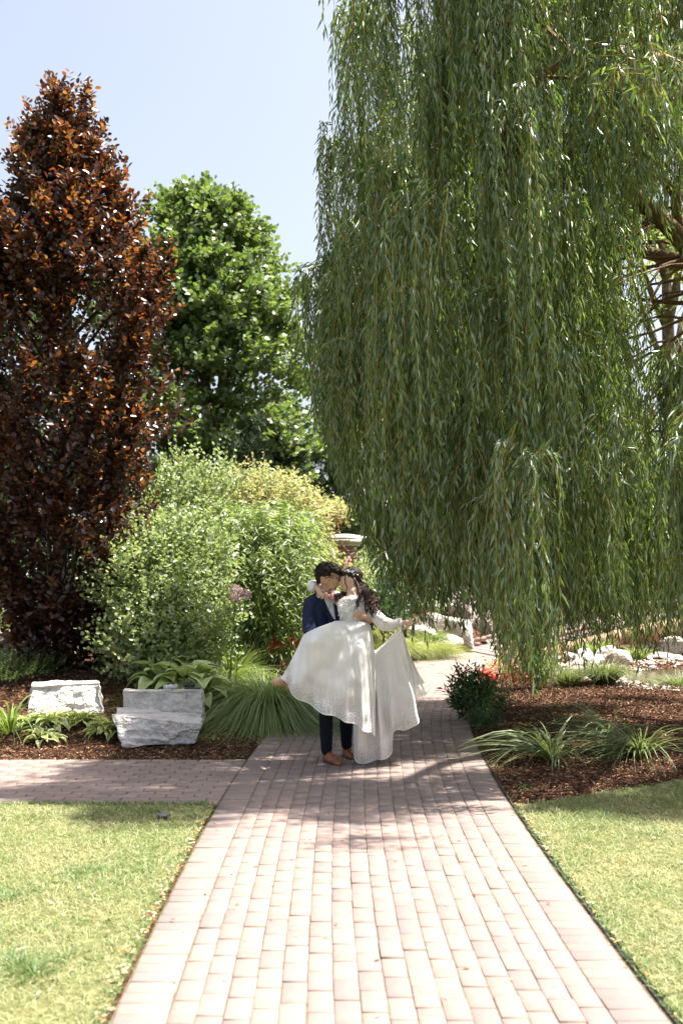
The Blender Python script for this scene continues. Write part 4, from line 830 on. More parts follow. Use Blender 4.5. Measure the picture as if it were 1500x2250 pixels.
zt = P(757, 1200, 26)[2]
mb = MB(); mb.box([x, y, (g[2]-.3+zt)/2], [.62, .62, zt-g[2]+.3]); mb.part('shaft', M_rb, pl)
mb = MB(); mb.box([x, y, zt+.035], [.74, .74, .07]); mb.box([x, y, zt+.11], [.86, .86, .08]); mb.tube([[x, y, zt+.15], [x, y, zt+.21], [x, y, zt+.29]], [.70, .70, .12], 4)
mb.part('cap', M_cap, pl)
wx0, wx1 = x+.32, x+3.9; ww = thing('garden_wall', ((wx0+wx1)/2, y+.1, g[2]), 'low red brick wall with pale coping running right from the brick pillar', 'wall')
zt = P(820, 1233, 26)[2]; mb = MB(); mb.box([(wx0+wx1)/2, y+.1, (g[2]-.5+zt)/2], [wx1-wx0, .3, zt-g[2]+.5]); mb.part('brickwork', M_rb, ww)
k = 0
while wx0+k*.9 < wx1-.5:
    mb = MB(); mb.box([wx0+k*.9+.45, y+.1, zt+.04], [.89, .42, .08]); mb.part('coping_stone', M_cap, ww); k += 1

# ------------------------------------------------------------------ ornamental grasses
M_og = leafmat('ornamental_blade', [(.07, .13, .03), (.13, .20, .05), (.22, .28, .09), (.36, .38, .17)], [(.26, .36, .06), (.36, .42, .1)], .32, .4, .5)
M_og2 = leafmat('bright_blade', [(.16, .21, .05), (.24, .28, .09), (.34, .35, .15)], [(.36, .42, .08), (.45, .46, .12)], .34, .4, .5)
M_lir = leafmat('strap_blade', [(.06, .10, .035), (.10, .15, .05), (.16, .19, .085), (.30, .22, .12)], [(.2, .3, .06), (.3, .34, .1)], .28, .5, .35)
def mound(name, px, py, n, L_, W_, sprd, label, mat, droop=1.5, Y=None, nseg=5, group=None, out_k=.6, cat='ornamental grass'):
    if Y is None:
        g = G(px, py); x, y = g[0], g[1]
    else: x, y = at(px, Y)
    z = float(H(np.array([x]), np.array([y]))[0]); t = thing(name, (x, y, z), label, cat, group)
    a = ru(0, 6.28, n); o2 = np.stack([np.cos(a), np.sin(a), 0*a], -1); r = np.sqrt(rng.random(n))*sprd
    base = np.array([x, y, z-.01])+o2*r[:, None]; ax = o2*(out_k*ru(.2, 1.5, n)*(r/sprd+.15))[:, None]+np.array([0, 0, 1.])+rv(n, .12)
    V, Fq = ribbons(base, ax, o2, ru(L_*.6, L_*1.15, n), ru(W_*.7, W_*1.3, n), nseg, ru(.5, 1.2, n)*droop); V[:, 2] = np.maximum(V[:, 2], H(V[:, 0], V[:, 1])+.004)
    part('blades', V, Fq, mat, t, kind='stuff'); return t
mound('ornamental_grass', 588, 1556, 5600, 1.12, .009, .26, 'big arching grass mound at the left path edge, its lower half in shade', M_og, 1.9, out_k=.75, Y=11.6)
mound('ornamental_grass', 645, 1500, 1700, .75, .011, .26, 'arching grass mound behind the bride\'s shoes', M_og, 1.5, Y=13.2)
mound('ornamental_grass', 500, 1480, 900, .5, .009, .22, 'small wispy grass left of the big grass mound', M_og, 1.2, Y=12.6)
G1 = 'bright grass mounds beyond the bride\'s arm'
mound('ornamental_grass', 850, 1440, 2600, .62, .008, .34, 'bright yellow-green grass mound directly behind the lifted skirt', M_og2, 1.3, Y=19.0, group=G1)
mound('ornamental_grass', 925, 1440, 3000, .62, .008, .38, 'bright yellow-green grass mound right of the lifted skirt, beside the rocks', M_og2, 1.3, Y=19.6, group=G1)
mound('ornamental_grass', 790, 1440, 2200, .62, .008, .36, 'bright grass mound hidden mostly behind the bride\'s skirt', M_og2, 1.3, Y=19.2, group=G1)
mound('ornamental_grass', 930, 1370, 1400, .5, .009, .25, 'green grass tuft under the multi-stem shrub', M_og, 1.1, Y=20.6)
mound('grass_tuft', 1245, 1500, 500, .42, .010, .10, 'thin dark grass tuft left of the full one by the pond', M_lir, .7, Y=15.0, out_k=.5, cat='grass')
mound('grass_tuft', 1322, 1500, 1200, .52, .011, .13, 'full green grass tuft standing at the pond\'s edge', M_lir, .9, Y=15.2, out_k=.55, cat='grass')
mound('grass_tuft', 1490, 1500, 1000, .48, .010, .14, 'green grass tuft on the pond shore at the right edge', M_lir, 1.0, Y=15.0, out_k=.6, cat='grass')
mound('grass_tuft', 1300, 1420, 500, .5, .014, .18, 'blue-green grass tuft in front of the bridge beam', M_og, .8, Y=19.8, out_k=.5, cat='grass')
mound('grass_tuft', 1395, 1445, 240, .4, .018, .10, 'broad-leaved water plant beside the bridge shade', M_og, .8, Y=19.2, out_k=.6, cat='grass')
mound('grass_tuft', 505, 1440, 320, .55, .014, .16, 'upright strap leaves at the foot of the alliums', M_og, .5, Y=12.9, out_k=.3, cat='grass')
for k, (a_, b_, n_, lab) in enumerate([(1215, 1668, 150, 'left strap-leaved clump lying over the shaded mulch'), (1405, 1660, 170, 'right strap-leaved clump with some brown leaves on the shaded mulch'), (1335, 1615, 80, 'smaller strap-leaved clump behind the right one')]):
    g = G(a_, b_); t = thing('strap_leaf_clump', (g[0], g[1], 0), lab, 'plant', 'strap-leaved clumps in the right bed'); V, Fq = ribbons(np.zeros((1, 3)), np.array([[0, 0, 1.]]), np.array([[1., 0, 0]]), .5, .013, 7, 1.0)
    mes = [fmesh('leaf', *ribbons(np.zeros((1, 3)), np.array([[q, 0, 1.]]), np.array([[1., 0, 0]]), l_, .013, 7, dr_), M_lir, True) for q, l_, dr_ in [(.6, .52, 1.3), (1.2, .46, .9), (.3, .42, .8), (.9, .36, 1.2), (1.6, .5, .7)]]
    for j in range(n_):
        a2 = rng.normal(math.pi*1.02, .75) if rng.random() < .62 else ru(0, 6.28); o = bpy.data.objects.new('leaf', mes[j % 5]); COL.objects.link(o); o.parent = t
        r = abs(rng.normal(0, .05)); o.location = (math.cos(a2)*r, math.sin(a2)*r*.8, 0); s_ = ru(.95, 1.6); o.rotation_euler = (rng.normal(0, .12), rng.normal(0, .12), a2); o.scale = (s_, s_, s_)
# daylily at far left
g = G(22, 1628); t = thing('daylily_clump', (g[0], g[1], on(g[0], g[1])[2]), 'clump of long arching bright green leaves left of the pale stone block', 'plant')
M_day = leafmat('daylily_leaf', [(.09, .16, .03), (.15, .22, .05), (.2, .26, .09)], [(.3, .42, .06)]*2, .35, .35, .6)
mes = [fmesh('leaf', *ribbons(np.zeros((1, 3)), np.array([[q, 0, 1.]]), np.array([[1., 0, 0]]), l_, .024, 8, dr_), M_day, True) for q, l_, dr_ in [(.35, .7, 1.3), (.6, .62, 1.0), (.2, .66, .8), (.9, .5, 1.2)]]
for j in range(52):
    a2 = ru(0, 6.28); o = bpy.data.objects.new('leaf', mes[j % 4]); COL.objects.link(o); o.parent = t; r = abs(rng.normal(0, .05)); o.location = (math.cos(a2)*r, math.sin(a2)*r, 0); s_ = ru(.7, 1.1); o.rotation_euler = (rng.normal(0, .1), rng.normal(0, .1), a2); o.scale = (s_,)*3
# ------------------------------------------------------------------ hostas
def hostamesh(L_, W_, cup, mat):
    nu, nv = 8, 6; V = []; e = []
    for i in range(nu+1):
        t = i/nu; w_ = W_*(math.sin(math.pi*min(1, t**.72*1.0))**.85 if t < 1 else 0)*.5*(1-.12*t)
        for j in range(nv+1):
            s = (j/nv-.5)*2; V.append([t*L_, s*w_, cup*L_*(.30*math.sin(t*2.0)-.55*t*t)+abs(s)*w_*.38*(1-t*.6)+.012*math.sin(s*9)*L_/.2*math.sin(math.pi*t)+.006*math.sin(t*14+s*3)]); e.append(abs(s))
    Fq = np.array([[i*(nv+1)+j, (i+1)*(nv+1)+j, (i+1)*(nv+1)+j+1, i*(nv+1)+j+1] for i in range(nu) for j in range(nv)])
    return fmesh('leaf', V, Fq, mat, True, attr={'edge': e})
def hostamat(name, edge, mid, lo=.45, hi=.8):
    m, t, o = newmat(name); L = t.links.new; a = t.nodes.new('ShaderNodeAttribute'); a.attribute_name = 'edge'; r = ramp(t, [mid, mid, edge, edge], [0, lo, hi, 1]); oi = t.nodes.new('ShaderNodeObjectInfo')
    mp_ = t.nodes.new('ShaderNodeMath'); mp_.operation = 'MULTIPLY_ADD'; mp_.inputs[1].default_value = .25; L(oi.outputs['Random'], mp_.inputs[0]); L(a.outputs['Fac'], mp_.inputs[2]); L(mp_.outputs[0], r.inputs[0])
    p = t.nodes.new('ShaderNodeBsdfPrincipled'); p.inputs['Roughness'].default_value = .42; L(r.outputs[0], p.inputs['Base Color']); w2 = t.nodes.new('ShaderNodeTexWave'); w2.inputs['Scale'].default_value = 14; w2.bands_direction = 'Y'
    tc = t.nodes.new('ShaderNodeTexCoord'); L(tc.outputs['Object'], w2.inputs[0]); b = t.nodes.new('ShaderNodeBump'); b.inputs['Strength'].default_value = .35; b.inputs['Distance'].default_value = .01; L(w2.outputs[0], b.inputs['Height']); L(b.outputs[0], p.inputs['Normal'])
    tr = t.nodes.new('ShaderNodeBsdfTranslucent'); tr.inputs[0].default_value = (.42, .50, .12, 1); mx = t.nodes.new('ShaderNodeMixShader'); mx.inputs[0].default_value = .33; L(p.outputs[0], mx.inputs[1]); L(tr.outputs[0], mx.inputs[2]); L(mx.outputs[0], o.inputs[0]); return m
M_h1 = hostamat('hosta_pale', (.62, .64, .34), (.34, .42, .12)); M_h2 = hostamat('hosta_green', (.46, .48, .16), (.12, .20, .04), .3, .6); M_h3 = hostamat('hosta_large', (.58, .64, .34), (.42, .52, .18), .5, .9)
def hosta(px, py, label, R0, nl, mat, L_, W_, Y=None, hz=1.0):
    g = G(px, py) if Y is None else np.array([*at(px, Y), 0]); z = on(g[0], g[1])[2]; t = thing('hosta', (g[0], g[1], z), label, 'hosta', 'hostas round the stone seats'); mes = [hostamesh(L_*q, W_*q2, c_, mat) for q, q2, c_ in [(1, 1.15, 1), (1.1, 1.05, .7), (.85, 1.25, 1.2)]]
    for j in range(nl):
        f = (j+.5)/nl; a2 = j*2.4+rng.normal(0, .2); r = R0*math.sqrt(f)*.55; tilt = -.62*(1-f)**1.2+.14*f+rng.normal(0, .12); o = bpy.data.objects.new('leaf', mes[j % 3]); COL.objects.link(o); o.parent = t
        o.location = (math.cos(a2)*r, math.sin(a2)*r, R0*hz*(.30-.22*f)+rng.normal(0, .01)); s_ = ru(.8, 1.12); o.rotation_euler = (rng.normal(0, .2), tilt, a2+rng.normal(0, .15)); o.scale = (s_,)*3
    mb = MB()
    for j in range(nl):
        f = (j+.5)/nl; a2 = j*2.4; r = R0*math.sqrt(f)*.55; mb.tube(bez((g[0], g[1], z-.01), (g[0]+math.cos(a2)*r*.3, g[1]+math.sin(a2)*r*.3, z+R0*.35), (g[0]+math.cos(a2)*r, g[1]+math.sin(a2)*r, z+R0*hz*(.30-.22*f)), 5), [.005]*5, 4)
    mb.part('stalks', M_day, t)
hosta(112, 1620, 'pale cream-edged hosta in front of the pale stone block', .24, 34, M_h1, .155, .075)
hosta(98, 1638, 'lowest small pale hosta nearest the brick side path', .18, 28, M_h1, .14, .065)
hosta(62, 1622, 'pale hosta beside the daylily clump', .18, 22, M_h1, .15, .07)
hosta(243, 1626, 'green hosta with yellow edges against the lower grey block', .26, 40, M_h2, .155, .08)
hosta(185, 1618, 'yellow-green hosta between the pale one and the green one', .22, 30, M_h2, .15, .075)
hosta(420, 1540, 'large light green hosta right behind the stone slab', .46, 36, M_h3, .27, .20, Y=11.2, hz=2.6)
hosta(365, 1530, 'large light green hosta at the back left of the stone slab', .38, 24, M_h3, .25, .18, Y=11.35, hz=2.4)

# ------------------------------------------------------------------ things on the slab
zs = P(400, 1514.5, 10.55)[2]+.012
M_dkgl = surf('dark_glass', [(.01, .01, .012)], rough=.08, spec=.8)
c = P(415, 1514, 10.5); t = thing('sunglasses', (c[0], c[1], zs), 'dark sunglasses lying on the black pouch on the slab', 'sunglasses')
for sg in (-1, 1):
    mb = MB(); mb.ell([c[0]+sg*.036, c[1], zs+.035], [.030, .006, .021], 16, 8); mb.part('lens', M_dkgl, t)
    mb = MB(); mb.tube(wob([[c[0]+sg*.068, c[1], zs+.045], [c[0]+sg*.066, c[1]+.06, zs+.043], [c[0]+sg*.05, c[1]+.12, zs+.03]], .001), .0035, 6); mb.part('temple', M_blk, t)
mb = MB(); mb.tube([[c[0]-.012, c[1], zs+.045], [c[0], c[1], zs+.048], [c[0]+.012, c[1], zs+.045]], .004, 6); mb.tube([[c[0]-.068, c[1], zs+.052], [c[0]-.04, c[1]-.002, zs+.057], [c[0], c[1], zs+.05], [c[0]+.04, c[1]-.002, zs+.057], [c[0]+.068, c[1], zs+.052]], .004, 6); mb.part('bridge', M_blk, t)
c2 = P(424, 1516, 10.46); mb = MB()
mb.box([0, 0, .009], [.155, .08, .016]); bmv, bmf = mb.get(); o = part('pouch', bmv, bmf, M_blk); o.location = (c2[0], c2[1]-.01, zs+.001); bv = o.modifiers.new('b', 'BEVEL'); bv.width = .006; bv.segments = 3; props(o, 'flat black pouch under the sunglasses on the slab', 'pouch')
m, t_, o_ = newmat('clear_film'); p = t_.nodes.new('ShaderNodeBsdfPrincipled'); p.inputs['Base Color'].default_value = (.8, .8, .8, 1); p.inputs['Roughness'].default_value = .15; p.inputs['Alpha'].default_value = .5; t_.links.new(p.outputs[0], o_.inputs[0])
c3 = P(374, 1514, 10.55); mb = MB()
for k in range(3): mb.ell(c3*[1, 1, 0]+np.array([(k-1)*.035, rng.normal(0, .01), zs+.012]), [.035, .03, .02], 14, 8)
V, Fl = mb.get(); V = V+rv(len(V), .005); o = part('crumpled_wrapper', V, Fl, m); props(o, 'crumpled clear plastic wrapper on the slab left of the sunglasses', 'wrapper')

# ------------------------------------------------------------------ flowers
M_red = leafmat('red_petal', [(.55, .03, .03), (.70, .07, .05), (.65, .14, .10)], (.8, .08, .06), .4, .5, .4)
def plume(px, base, tip, Y, label):
    b = on(*at(px, Y)); t = thing('astilbe', b, label, 'flower', 'red astilbe plumes behind the grass mound'); tp = P(px, tip, Y); st0 = P(px, base, Y)
    mb = MB(); mb.tube([b, tp], .003, 5); mb.part('stem', M_dkl, t); n = 260; f = rng.random(n)**.8; a_ = ru(0, 6.28, n); r = (1-f)*.055+.004
    pos = st0*(1-f[:, None])+tp*f[:, None]+np.stack([np.cos(a_)*r, np.sin(a_)*r, 0*r], -1); V, Fq = leafgeo(pos, rv(n)+[0, 0, .8], rv(n), .016, .009, T_OVAL); part('plume', V, Fq, M_red, t, kind='stuff')
for px_, b_, tp_, Y_, lab in [(602, 1418, 1398, 13.6, 'leftmost low red plume left of the groom'), (612, 1425, 1408, 13.5, 'short red plume second from the left'), (630, 1420, 1400, 13.6, 'red plume in the middle of the row'), (641, 1422, 1402, 13.5, 'broad red plume left of the tallest'), (649, 1422, 1386, 13.6, 'tallest red plume closest to the groom'), (655, 1425, 1404, 13.5, 'red plume tucked beside the skirt'), (596, 1428, 1415, 13.4, 'faint lowest red plume at the left end')]:
    plume(px_, b_, tp_, Y_, lab)
M_all = leafmat('allium_floret', [(.42, .26, .30), (.55, .38, .40), (.5, .40, .33)], (.5, .35, .4), .3, .6, .3)
for px_, py_, bx_, Y_, R_, lab in [(519, 1301, 505, 11.9, .072, 'left pink allium ball, slightly higher'), (541, 1307, 515, 11.9, .056, 'right pink allium ball on its own thin stem'), (518, 1314, 508, 12.0, .055, 'faded allium ball half hidden under the left one')]:
    b = on(*at(bx_, Y_)); c = P(px_, py_, Y_); t = thing('allium', b, lab, 'flower', 'allium balls in front of the weeping tree'); mb = MB(); mb.tube(bez(b, (b+c)/2+np.array([-.02, 0, 0]), c, 7), .006, 6); mb.part('stem', M_day, t)
    n = 420; u = unit(rv(n)); pos = c+u*R_*ru(.75, 1, n)[:, None]; V, Fq = leafgeo(pos, u+rv(n, .9), u, .019, .011, T_OVAL); V2, F2 = leafgeo(np.repeat(c[None], 120, 0), unit(rv(120)), rv(120), R_, .002, T_DIAM)
    part('flower_ball', V, Fq, M_all, t, kind='stuff')
# pond-side bed
M_fl = leafmat('willowy_plant_leaf', [(.03, .07, .022), (.055, .105, .035), (.085, .14, .05)], (.14, .26, .05), .28, .38, .55)
shrub('flowering_plant', 1040, 1600, 11.6, 'dark bushy plant with tall bud stems overhanging the right path edge', [(1022, 1520, 11.7, .10, 1.3), (1048, 1540, 11.7, .13), (1020, 1555, 11.5, .09), (1076, 1560, 11.9, .08), (1036, 1578, 11.4, .10), (1066, 1588, 11.4, .08)], 230, .085, .022, T_WILL, M_fl, nl=10, tl=(.12, .28), stems=16, sr=.005, upd=1.4, loc=(G(1042, 1600)[0], 11.6))
mb = MB(); lv = []
for k in range(9):
    px_ = [1003, 1000, 1010, 1017, 1030, 1046, 1008, 1025, 1060][k]; e = P(px_, [1457, 1466, 1470, 1462, 1476, 1480, 1485, 1490, 1500][k], 11.7); b = np.array([e[0]+.08, 11.7, .45]); mb.tube(bez(b, (b+e)/2, e, 5), .003, 4); mb.ell(e, .009, 8, 6)
    lv += [b*(1-q)+e*q for q in np.linspace(.1, .9, 7)]
o = mb.part('flower_stem', M_dkl, None); props(o, 'thin dark stems with round buds rising above the bushy plant', 'flower stems')
lv = np.array(lv); V, Fq = leafgeo(lv, rv(len(lv), .6)+[0, 0, .8], rv(len(lv)), .05, .012, T_WILL); o2 = part('leaf', V, Fq, M_dkl, o)
g = G(1058, 1605); shrub('low_plant', 1058, 1620, 10.9, 'low dark rosette plant on the mulch in front of the bushy plant', [(1055, 1610, 10.75, .13, .6), (1080, 1600, 10.9, .10, .6)], 120, .075, .016, T_WILL, M_dkl, nl=10, tl=(.1, .18), stems=3, sr=.004, loc=(g[0], 10.8))
M_orr = leafmat('red_leaf', [(.35, .03, .03), (.50, .07, .03), (.40, .12, .06)], (.6, .10, .04), .35, .5, .4)
shrub('red_flowers', 1060, 1500, 15.6, 'bright red flowers beside the small dark post', [(1066, 1490, 15.5, .09, .5), (1082, 1493, 15.4, .08, .5), (1052, 1488, 15.7, .07, .5)], 110, .04, .03, T_OVAL, M_orr, cat='flowers', nl=4, tl=(.06, .12), stems=8, sr=.004)
shrub('red_flowers', 1150, 1510, 15.2, 'orange-red flowers at the foot of the hanging willow tips', [(1150, 1495, 15.1, .16, .6), (1175, 1492, 15.0, .13, .6), (1120, 1498, 15.3, .12, .5), (1195, 1502, 15.1, .10)], 230, .04, .03, T_OVAL, M_orr, cat='flowers', nl=4, tl=(.06, .14), stems=8, sr=.004)
shrub('red_flowers', 1110, 1465, 17.2, 'pinkish red flowers near the bridge entrance, furthest of the red flowers', [(1110, 1462, 17.2, .12, .7), (1150, 1440, 18.2, .14), (1100, 1470, 17, .1, .5), (1180, 1425, 18.5, .15)], 150, .05, .035, T_OVAL, M_orr, cat='flowers', nl=4, tl=(.06, .14), stems=8, sr=.004)
shrub('low_plant', 1100, 1500, 16, 'yellow-green low plant between the two groups of red flowers', [(1095, 1480, 16, .12, 1.2), (1160, 1470, 16.6, .2, 1.2), (1200, 1480, 16.4, .2, 1)], 200, .07, .018, T_WILL, M_og2, nl=8, tl=(.1, .25), stems=6, sr=.004, upd=1)
shrub('low_plant', 1180, 1530, 14.6, 'narrow green sprouting plant under the lowest willow tip', [(1165, 1510, 14.5, .16, 1.6), (1195, 1515, 14.5, .13, 1.4), (1180, 1530, 14.4, .12)], 240, .085, .014, T_WILL, M_will, nl=9, tl=(.15, .3), stems=9, sr=.004, upd=1.5)
g = G(1062, 1482); mb = MB(); mb.tube([[g[0], g[1], -.02], [g[0], g[1], .12], [g[0], g[1], .125], [g[0], g[1], .155]], [.016, .016, .028, .030], 14)
o = mb.part('path_light', surf('bronze', [(.06, .035, .025), (.09, .05, .035)], 20, .6, .4), None); props(o, 'short dark brown post at the right edge of the far path', 'path light')
M_twg = surf('dead_stick', [(.16, .10, .07), (.25, .17, .12)], 10, .9)
mb = MB(); mb.tube(wob([G(392, 1638)+[0, 0, .03], G(415, 1630)+[0, 0, .04], G(438, 1618)+[0, 0, .05]], .004), [.006, .005, .003], 6); o = mb.part('stick', M_twg); props(o, 'thin dead stick leaning on the mulch by the lower block', 'stick')
# ------------------------------------------------------------------ people
YG = 9.0
def q(px, py, dy=0.0): return P(px, py, YG+dy)
def Rm(ax, deg):
    return np.array(Matrix.Rotation(math.radians(deg), 3, ax))
def skinmat(name, col):
    m, t, o = newmat(name); p = t.nodes.new('ShaderNodeBsdfPrincipled'); p.inputs['Base Color'].default_value = (*col, 1); p.inputs['Roughness'].default_value = .5
    p.inputs['Subsurface Weight'].default_value = .12; p.inputs['Subsurface Radius'].default_value = (.02, .008, .004); p.inputs['Subsurface Scale'].default_value = .5
    n = t.nodes.new('ShaderNodeTexNoise'); n.inputs['Scale'].default_value = 30; r = ramp(t, [tuple(c*.82 for c in col), tuple(min(1, c*1.1) for c in col)], [.3, .7]); tc = t.nodes.new('ShaderNodeTexCoord'); t.links.new(tc.outputs['Object'], n.inputs[0]); t.links.new(n.outputs[0], r.inputs[0]); t.links.new(r.outputs[0], p.inputs['Base Color'])
    t.links.new(p.outputs[0], o.inputs[0]); return m
M_skg = skinmat('skin_tan', (.52, .30, .205)); M_skb = skinmat('skin_light', (.63, .41, .31)); M_skh = skinmat('skin_hand', (.36, .18, .11))
M_suit = surf('navy_suit', [(.006, .011, .034), (.011, .021, .060)], 40, .72, .3, .3, 500, dist=.002)
M_trous = surf('dark_trousers', [(.006, .008, .016), (.012, .014, .026)], 40, .8, .2, .2, 500, dist=.002)
M_shirt = surf('white_shirt', [(.62, .62, .68), (.74, .74, .78)], 10, .7, .2, .3, 40)
M_bow = surf('pink_satin', [(.62, .26, .24), (.74, .38, .34)], 20, .4, .5)
M_shoe = surf('brown_leather', [(.10, .028, .010), (.24, .075, .025), (.32, .12, .045)], 14, .32, .5, .2, 80)
M_sole = surf('shoe_sole', [(.03, .015, .01), (.05, .025, .015)], 20, .7)
M_hair = surf('dark_hair', [(.006, .004, .004), (.018, .009, .007), (.04, .018, .012)], 60, .62, .25, .5, 300, dist=.003)
M_hair2 = surf('auburn_curls', [(.012, .005, .004), (.035, .012, .008), (.085, .026, .016)], 25, .38, .5, island=.8)
M_lip = surf('lips', [(.36, .12, .10), (.42, .16, .13)], 20, .5)
M_gold = surf('gold', [(.75, .55, .25)], rough=.25, metal=1)
def fingers(mb, wrist, palm, tips, mids, r=.0085, thumb=None, pw=.016):
    """palm as a flat chain, then a knuckle-bent chain per finger"""
    wrist, palm = np.array(wrist), np.array(palm); mb.seg(wrist, .021, palm, .024)
    for m_, t_ in zip(mids, tips):
        m_, t_ = np.array(m_), np.array(t_); k = palm+(m_-palm)*.25; mb.seg(wrist*.45+k*.55, pw, k, r*1.25, 10); mb.seg(k, r*1.2, m_, r, 10); mb.seg(m_, r, t_, r*.8, 10)
    if thumb is not None:
        a, b = np.array(thumb[0]), np.array(thumb[1]); mb.seg(wrist*.5+palm*.5, .013, a, r*1.15, 10); mb.seg(a, r*1.15, b, r*.9, 10)
def headshape(mb, c, fx, s=1.0, tilt=0.0, yawd=0.0):
    """profile head; fx = +1 faces picture right, -1 left. c = skull centre"""
    R = Rm('Z', yawd) @ Rm('Y', tilt)
    def A(x, y, z): return np.array(c)+R @ np.array([fx*x*s, y*s, z*s])
    def E(x, y, z, a, b, c_, rot=0):
        mb.ell(A(x, y, z), np.array([a, b, c_])*s, 20, 14, R @ Rm('Y', rot*fx))
    E(-.012, 0, .020, .098, .076, .092); E(.028, 0, .002, .066, .066, .082); E(.036, 0, -.045, .050, .052, .058)
    E(.056, 0, -.082, .024, .028, .020)                       # chin
    mb.seg(A(-.012, .050, -.040), .018*s, A(.045, .022, -.082), .017*s); mb.seg(A(-.012, -.050, -.040), .018*s, A(.045, -.022, -.082), .017*s)
    E(.080, 0, .030, .014, .048, .013)                       # brow
    mb.seg(A(.082, 0, .016), .008*s, A(.103, 0, -.016), .0105*s, 10); E(.096, .011, -.020, .009, .007, .007); E(.096, -.011, -.020, .009, .007, .007)   # nose
    E(.083, 0, -.042, .013, .022, .0065); E(.081, 0, -.054, .013, .020, .007)   # lips
    E(.060, .034, -.018, .024, .020, .022); E(.060, -.034, -.018, .024, .020, .022)   # cheeks
    for sg in (-1, 1):
        E(-.004, sg*.074, -.006, .019, .008, .030, 12); E(.004, sg*.072, -.012, .008, .010, .012)     # ears
    return A, R

# ---------------- groom
gr = thing('person', q(735, 1675, 0), 'groom in a navy suit and pink bow tie carrying the bride and kissing her', 'person')
gr.location = (q(735, 1675)[0], YG, 0)
mb = MB()
HA, HR = headshape(mb, q(723, 1270, .02), 1, .98, tilt=8, yawd=-8)
mb.seg(q(714, 1296, .04), .055, q(710, 1322, .06), .062)
sR, sL = q(684, 1329, .03), q(742, 1326, .14)
mb.chain([sR, q(712, 1330, .08), sL], [.062, .085, .06]); mb.chain([q(713, 1340, .08), q(714, 1385, .08), q(724, 1430, .07)], [.08, .08, .09])
mb.chain([sR, q(680, 1385, -.08), q(700, 1408, -.38)], [.055, .045, .032])
# left arm round her back, hand on her waist
el = q(806, 1378, .18); wr = q(810, 1362, -.20)
mb.chain([sL, el, wr], [.05, .042, .028])
wr2, pm = q(811, 1360, -.26), q(800, 1356, -.315)
fingers(mb, wr2, pm, [q(777, 1346, -.345), q(775, 1350, -.35), q(777, 1354, -.35), q(782, 1359, -.345)], [q(789, 1345, -.345), q(788, 1350, -.35), q(789, 1355, -.35), q(791, 1360, -.345)], .0075, ((q(799, 1345, -.32)), q(797, 1339, -.315)))
for (h0, kn, an_) in ((q(712, 1440, .02), q(716, 1555, -.02), q(717, 1650, .02)), (q(748, 1440, .10), q(760, 1555, .14), q(761, 1640, .26))):
    mb.chain([h0, kn, an_], [.085, .055, .038])
body = mesh_part('body', solid(mb, .0052, 3), [M_skg], gr)
def shell(parts_, name, mat, vox, parent, sm_=3, disp=None, label=None): 
    mb = MB(); parts_(mb); return mesh_part(name, solid(mb, vox, sm_), mat, parent, disp, label)
def wrinkle(amp, sc, seed=0, z=1.0):
    def f(co):
        n = vnoise(co*np.array([1, 1, z]), sc, seed); n2 = vnoise(co*np.array([1, 1, z*1.5]), sc*2.3, seed+3); c = co.mean(0); d = co-c; d[:, 2] = 0; d = unit(d)
        return co+d*(amp*(n+.5*n2))[:, None]
    return f
def jacket(mb):
    mb.chain([q(683, 1329, .03), q(700, 1318, .07), q(716, 1316, .10), q(733, 1320, .12), q(743, 1328, .14)], [.072, .066, .055, .062, .066])
    mb.chain([q(695, 1336, .06), q(697, 1370, .04), q(702, 1410, .04), q(708, 1448, .05)], [.098, .094, .090, .10])
    mb.chain([q(730, 1336, .12), q(728, 1370, .08), q(730, 1410, .07), q(734, 1448, .07)], [.092, .092, .090, .10])
    mb.chain([q(683, 1331, .02), q(679, 1358, -.02), q(681, 1386, -.08)], [.070, .063, .060]); mb.chain([q(681, 1386, -.08), q(698, 1405, -.34)], [.060, .048])
    mb.chain([q(743, 1330, .14), q(776, 1360, .20), el], [.066, .056, .054]); mb.chain([el, q(812, 1366, -.13)], [.054, .038])
jk = shell(jacket, 'jacket', M_suit, .0065, gr, 4, wrinkle(.006, 9, 2, .5))
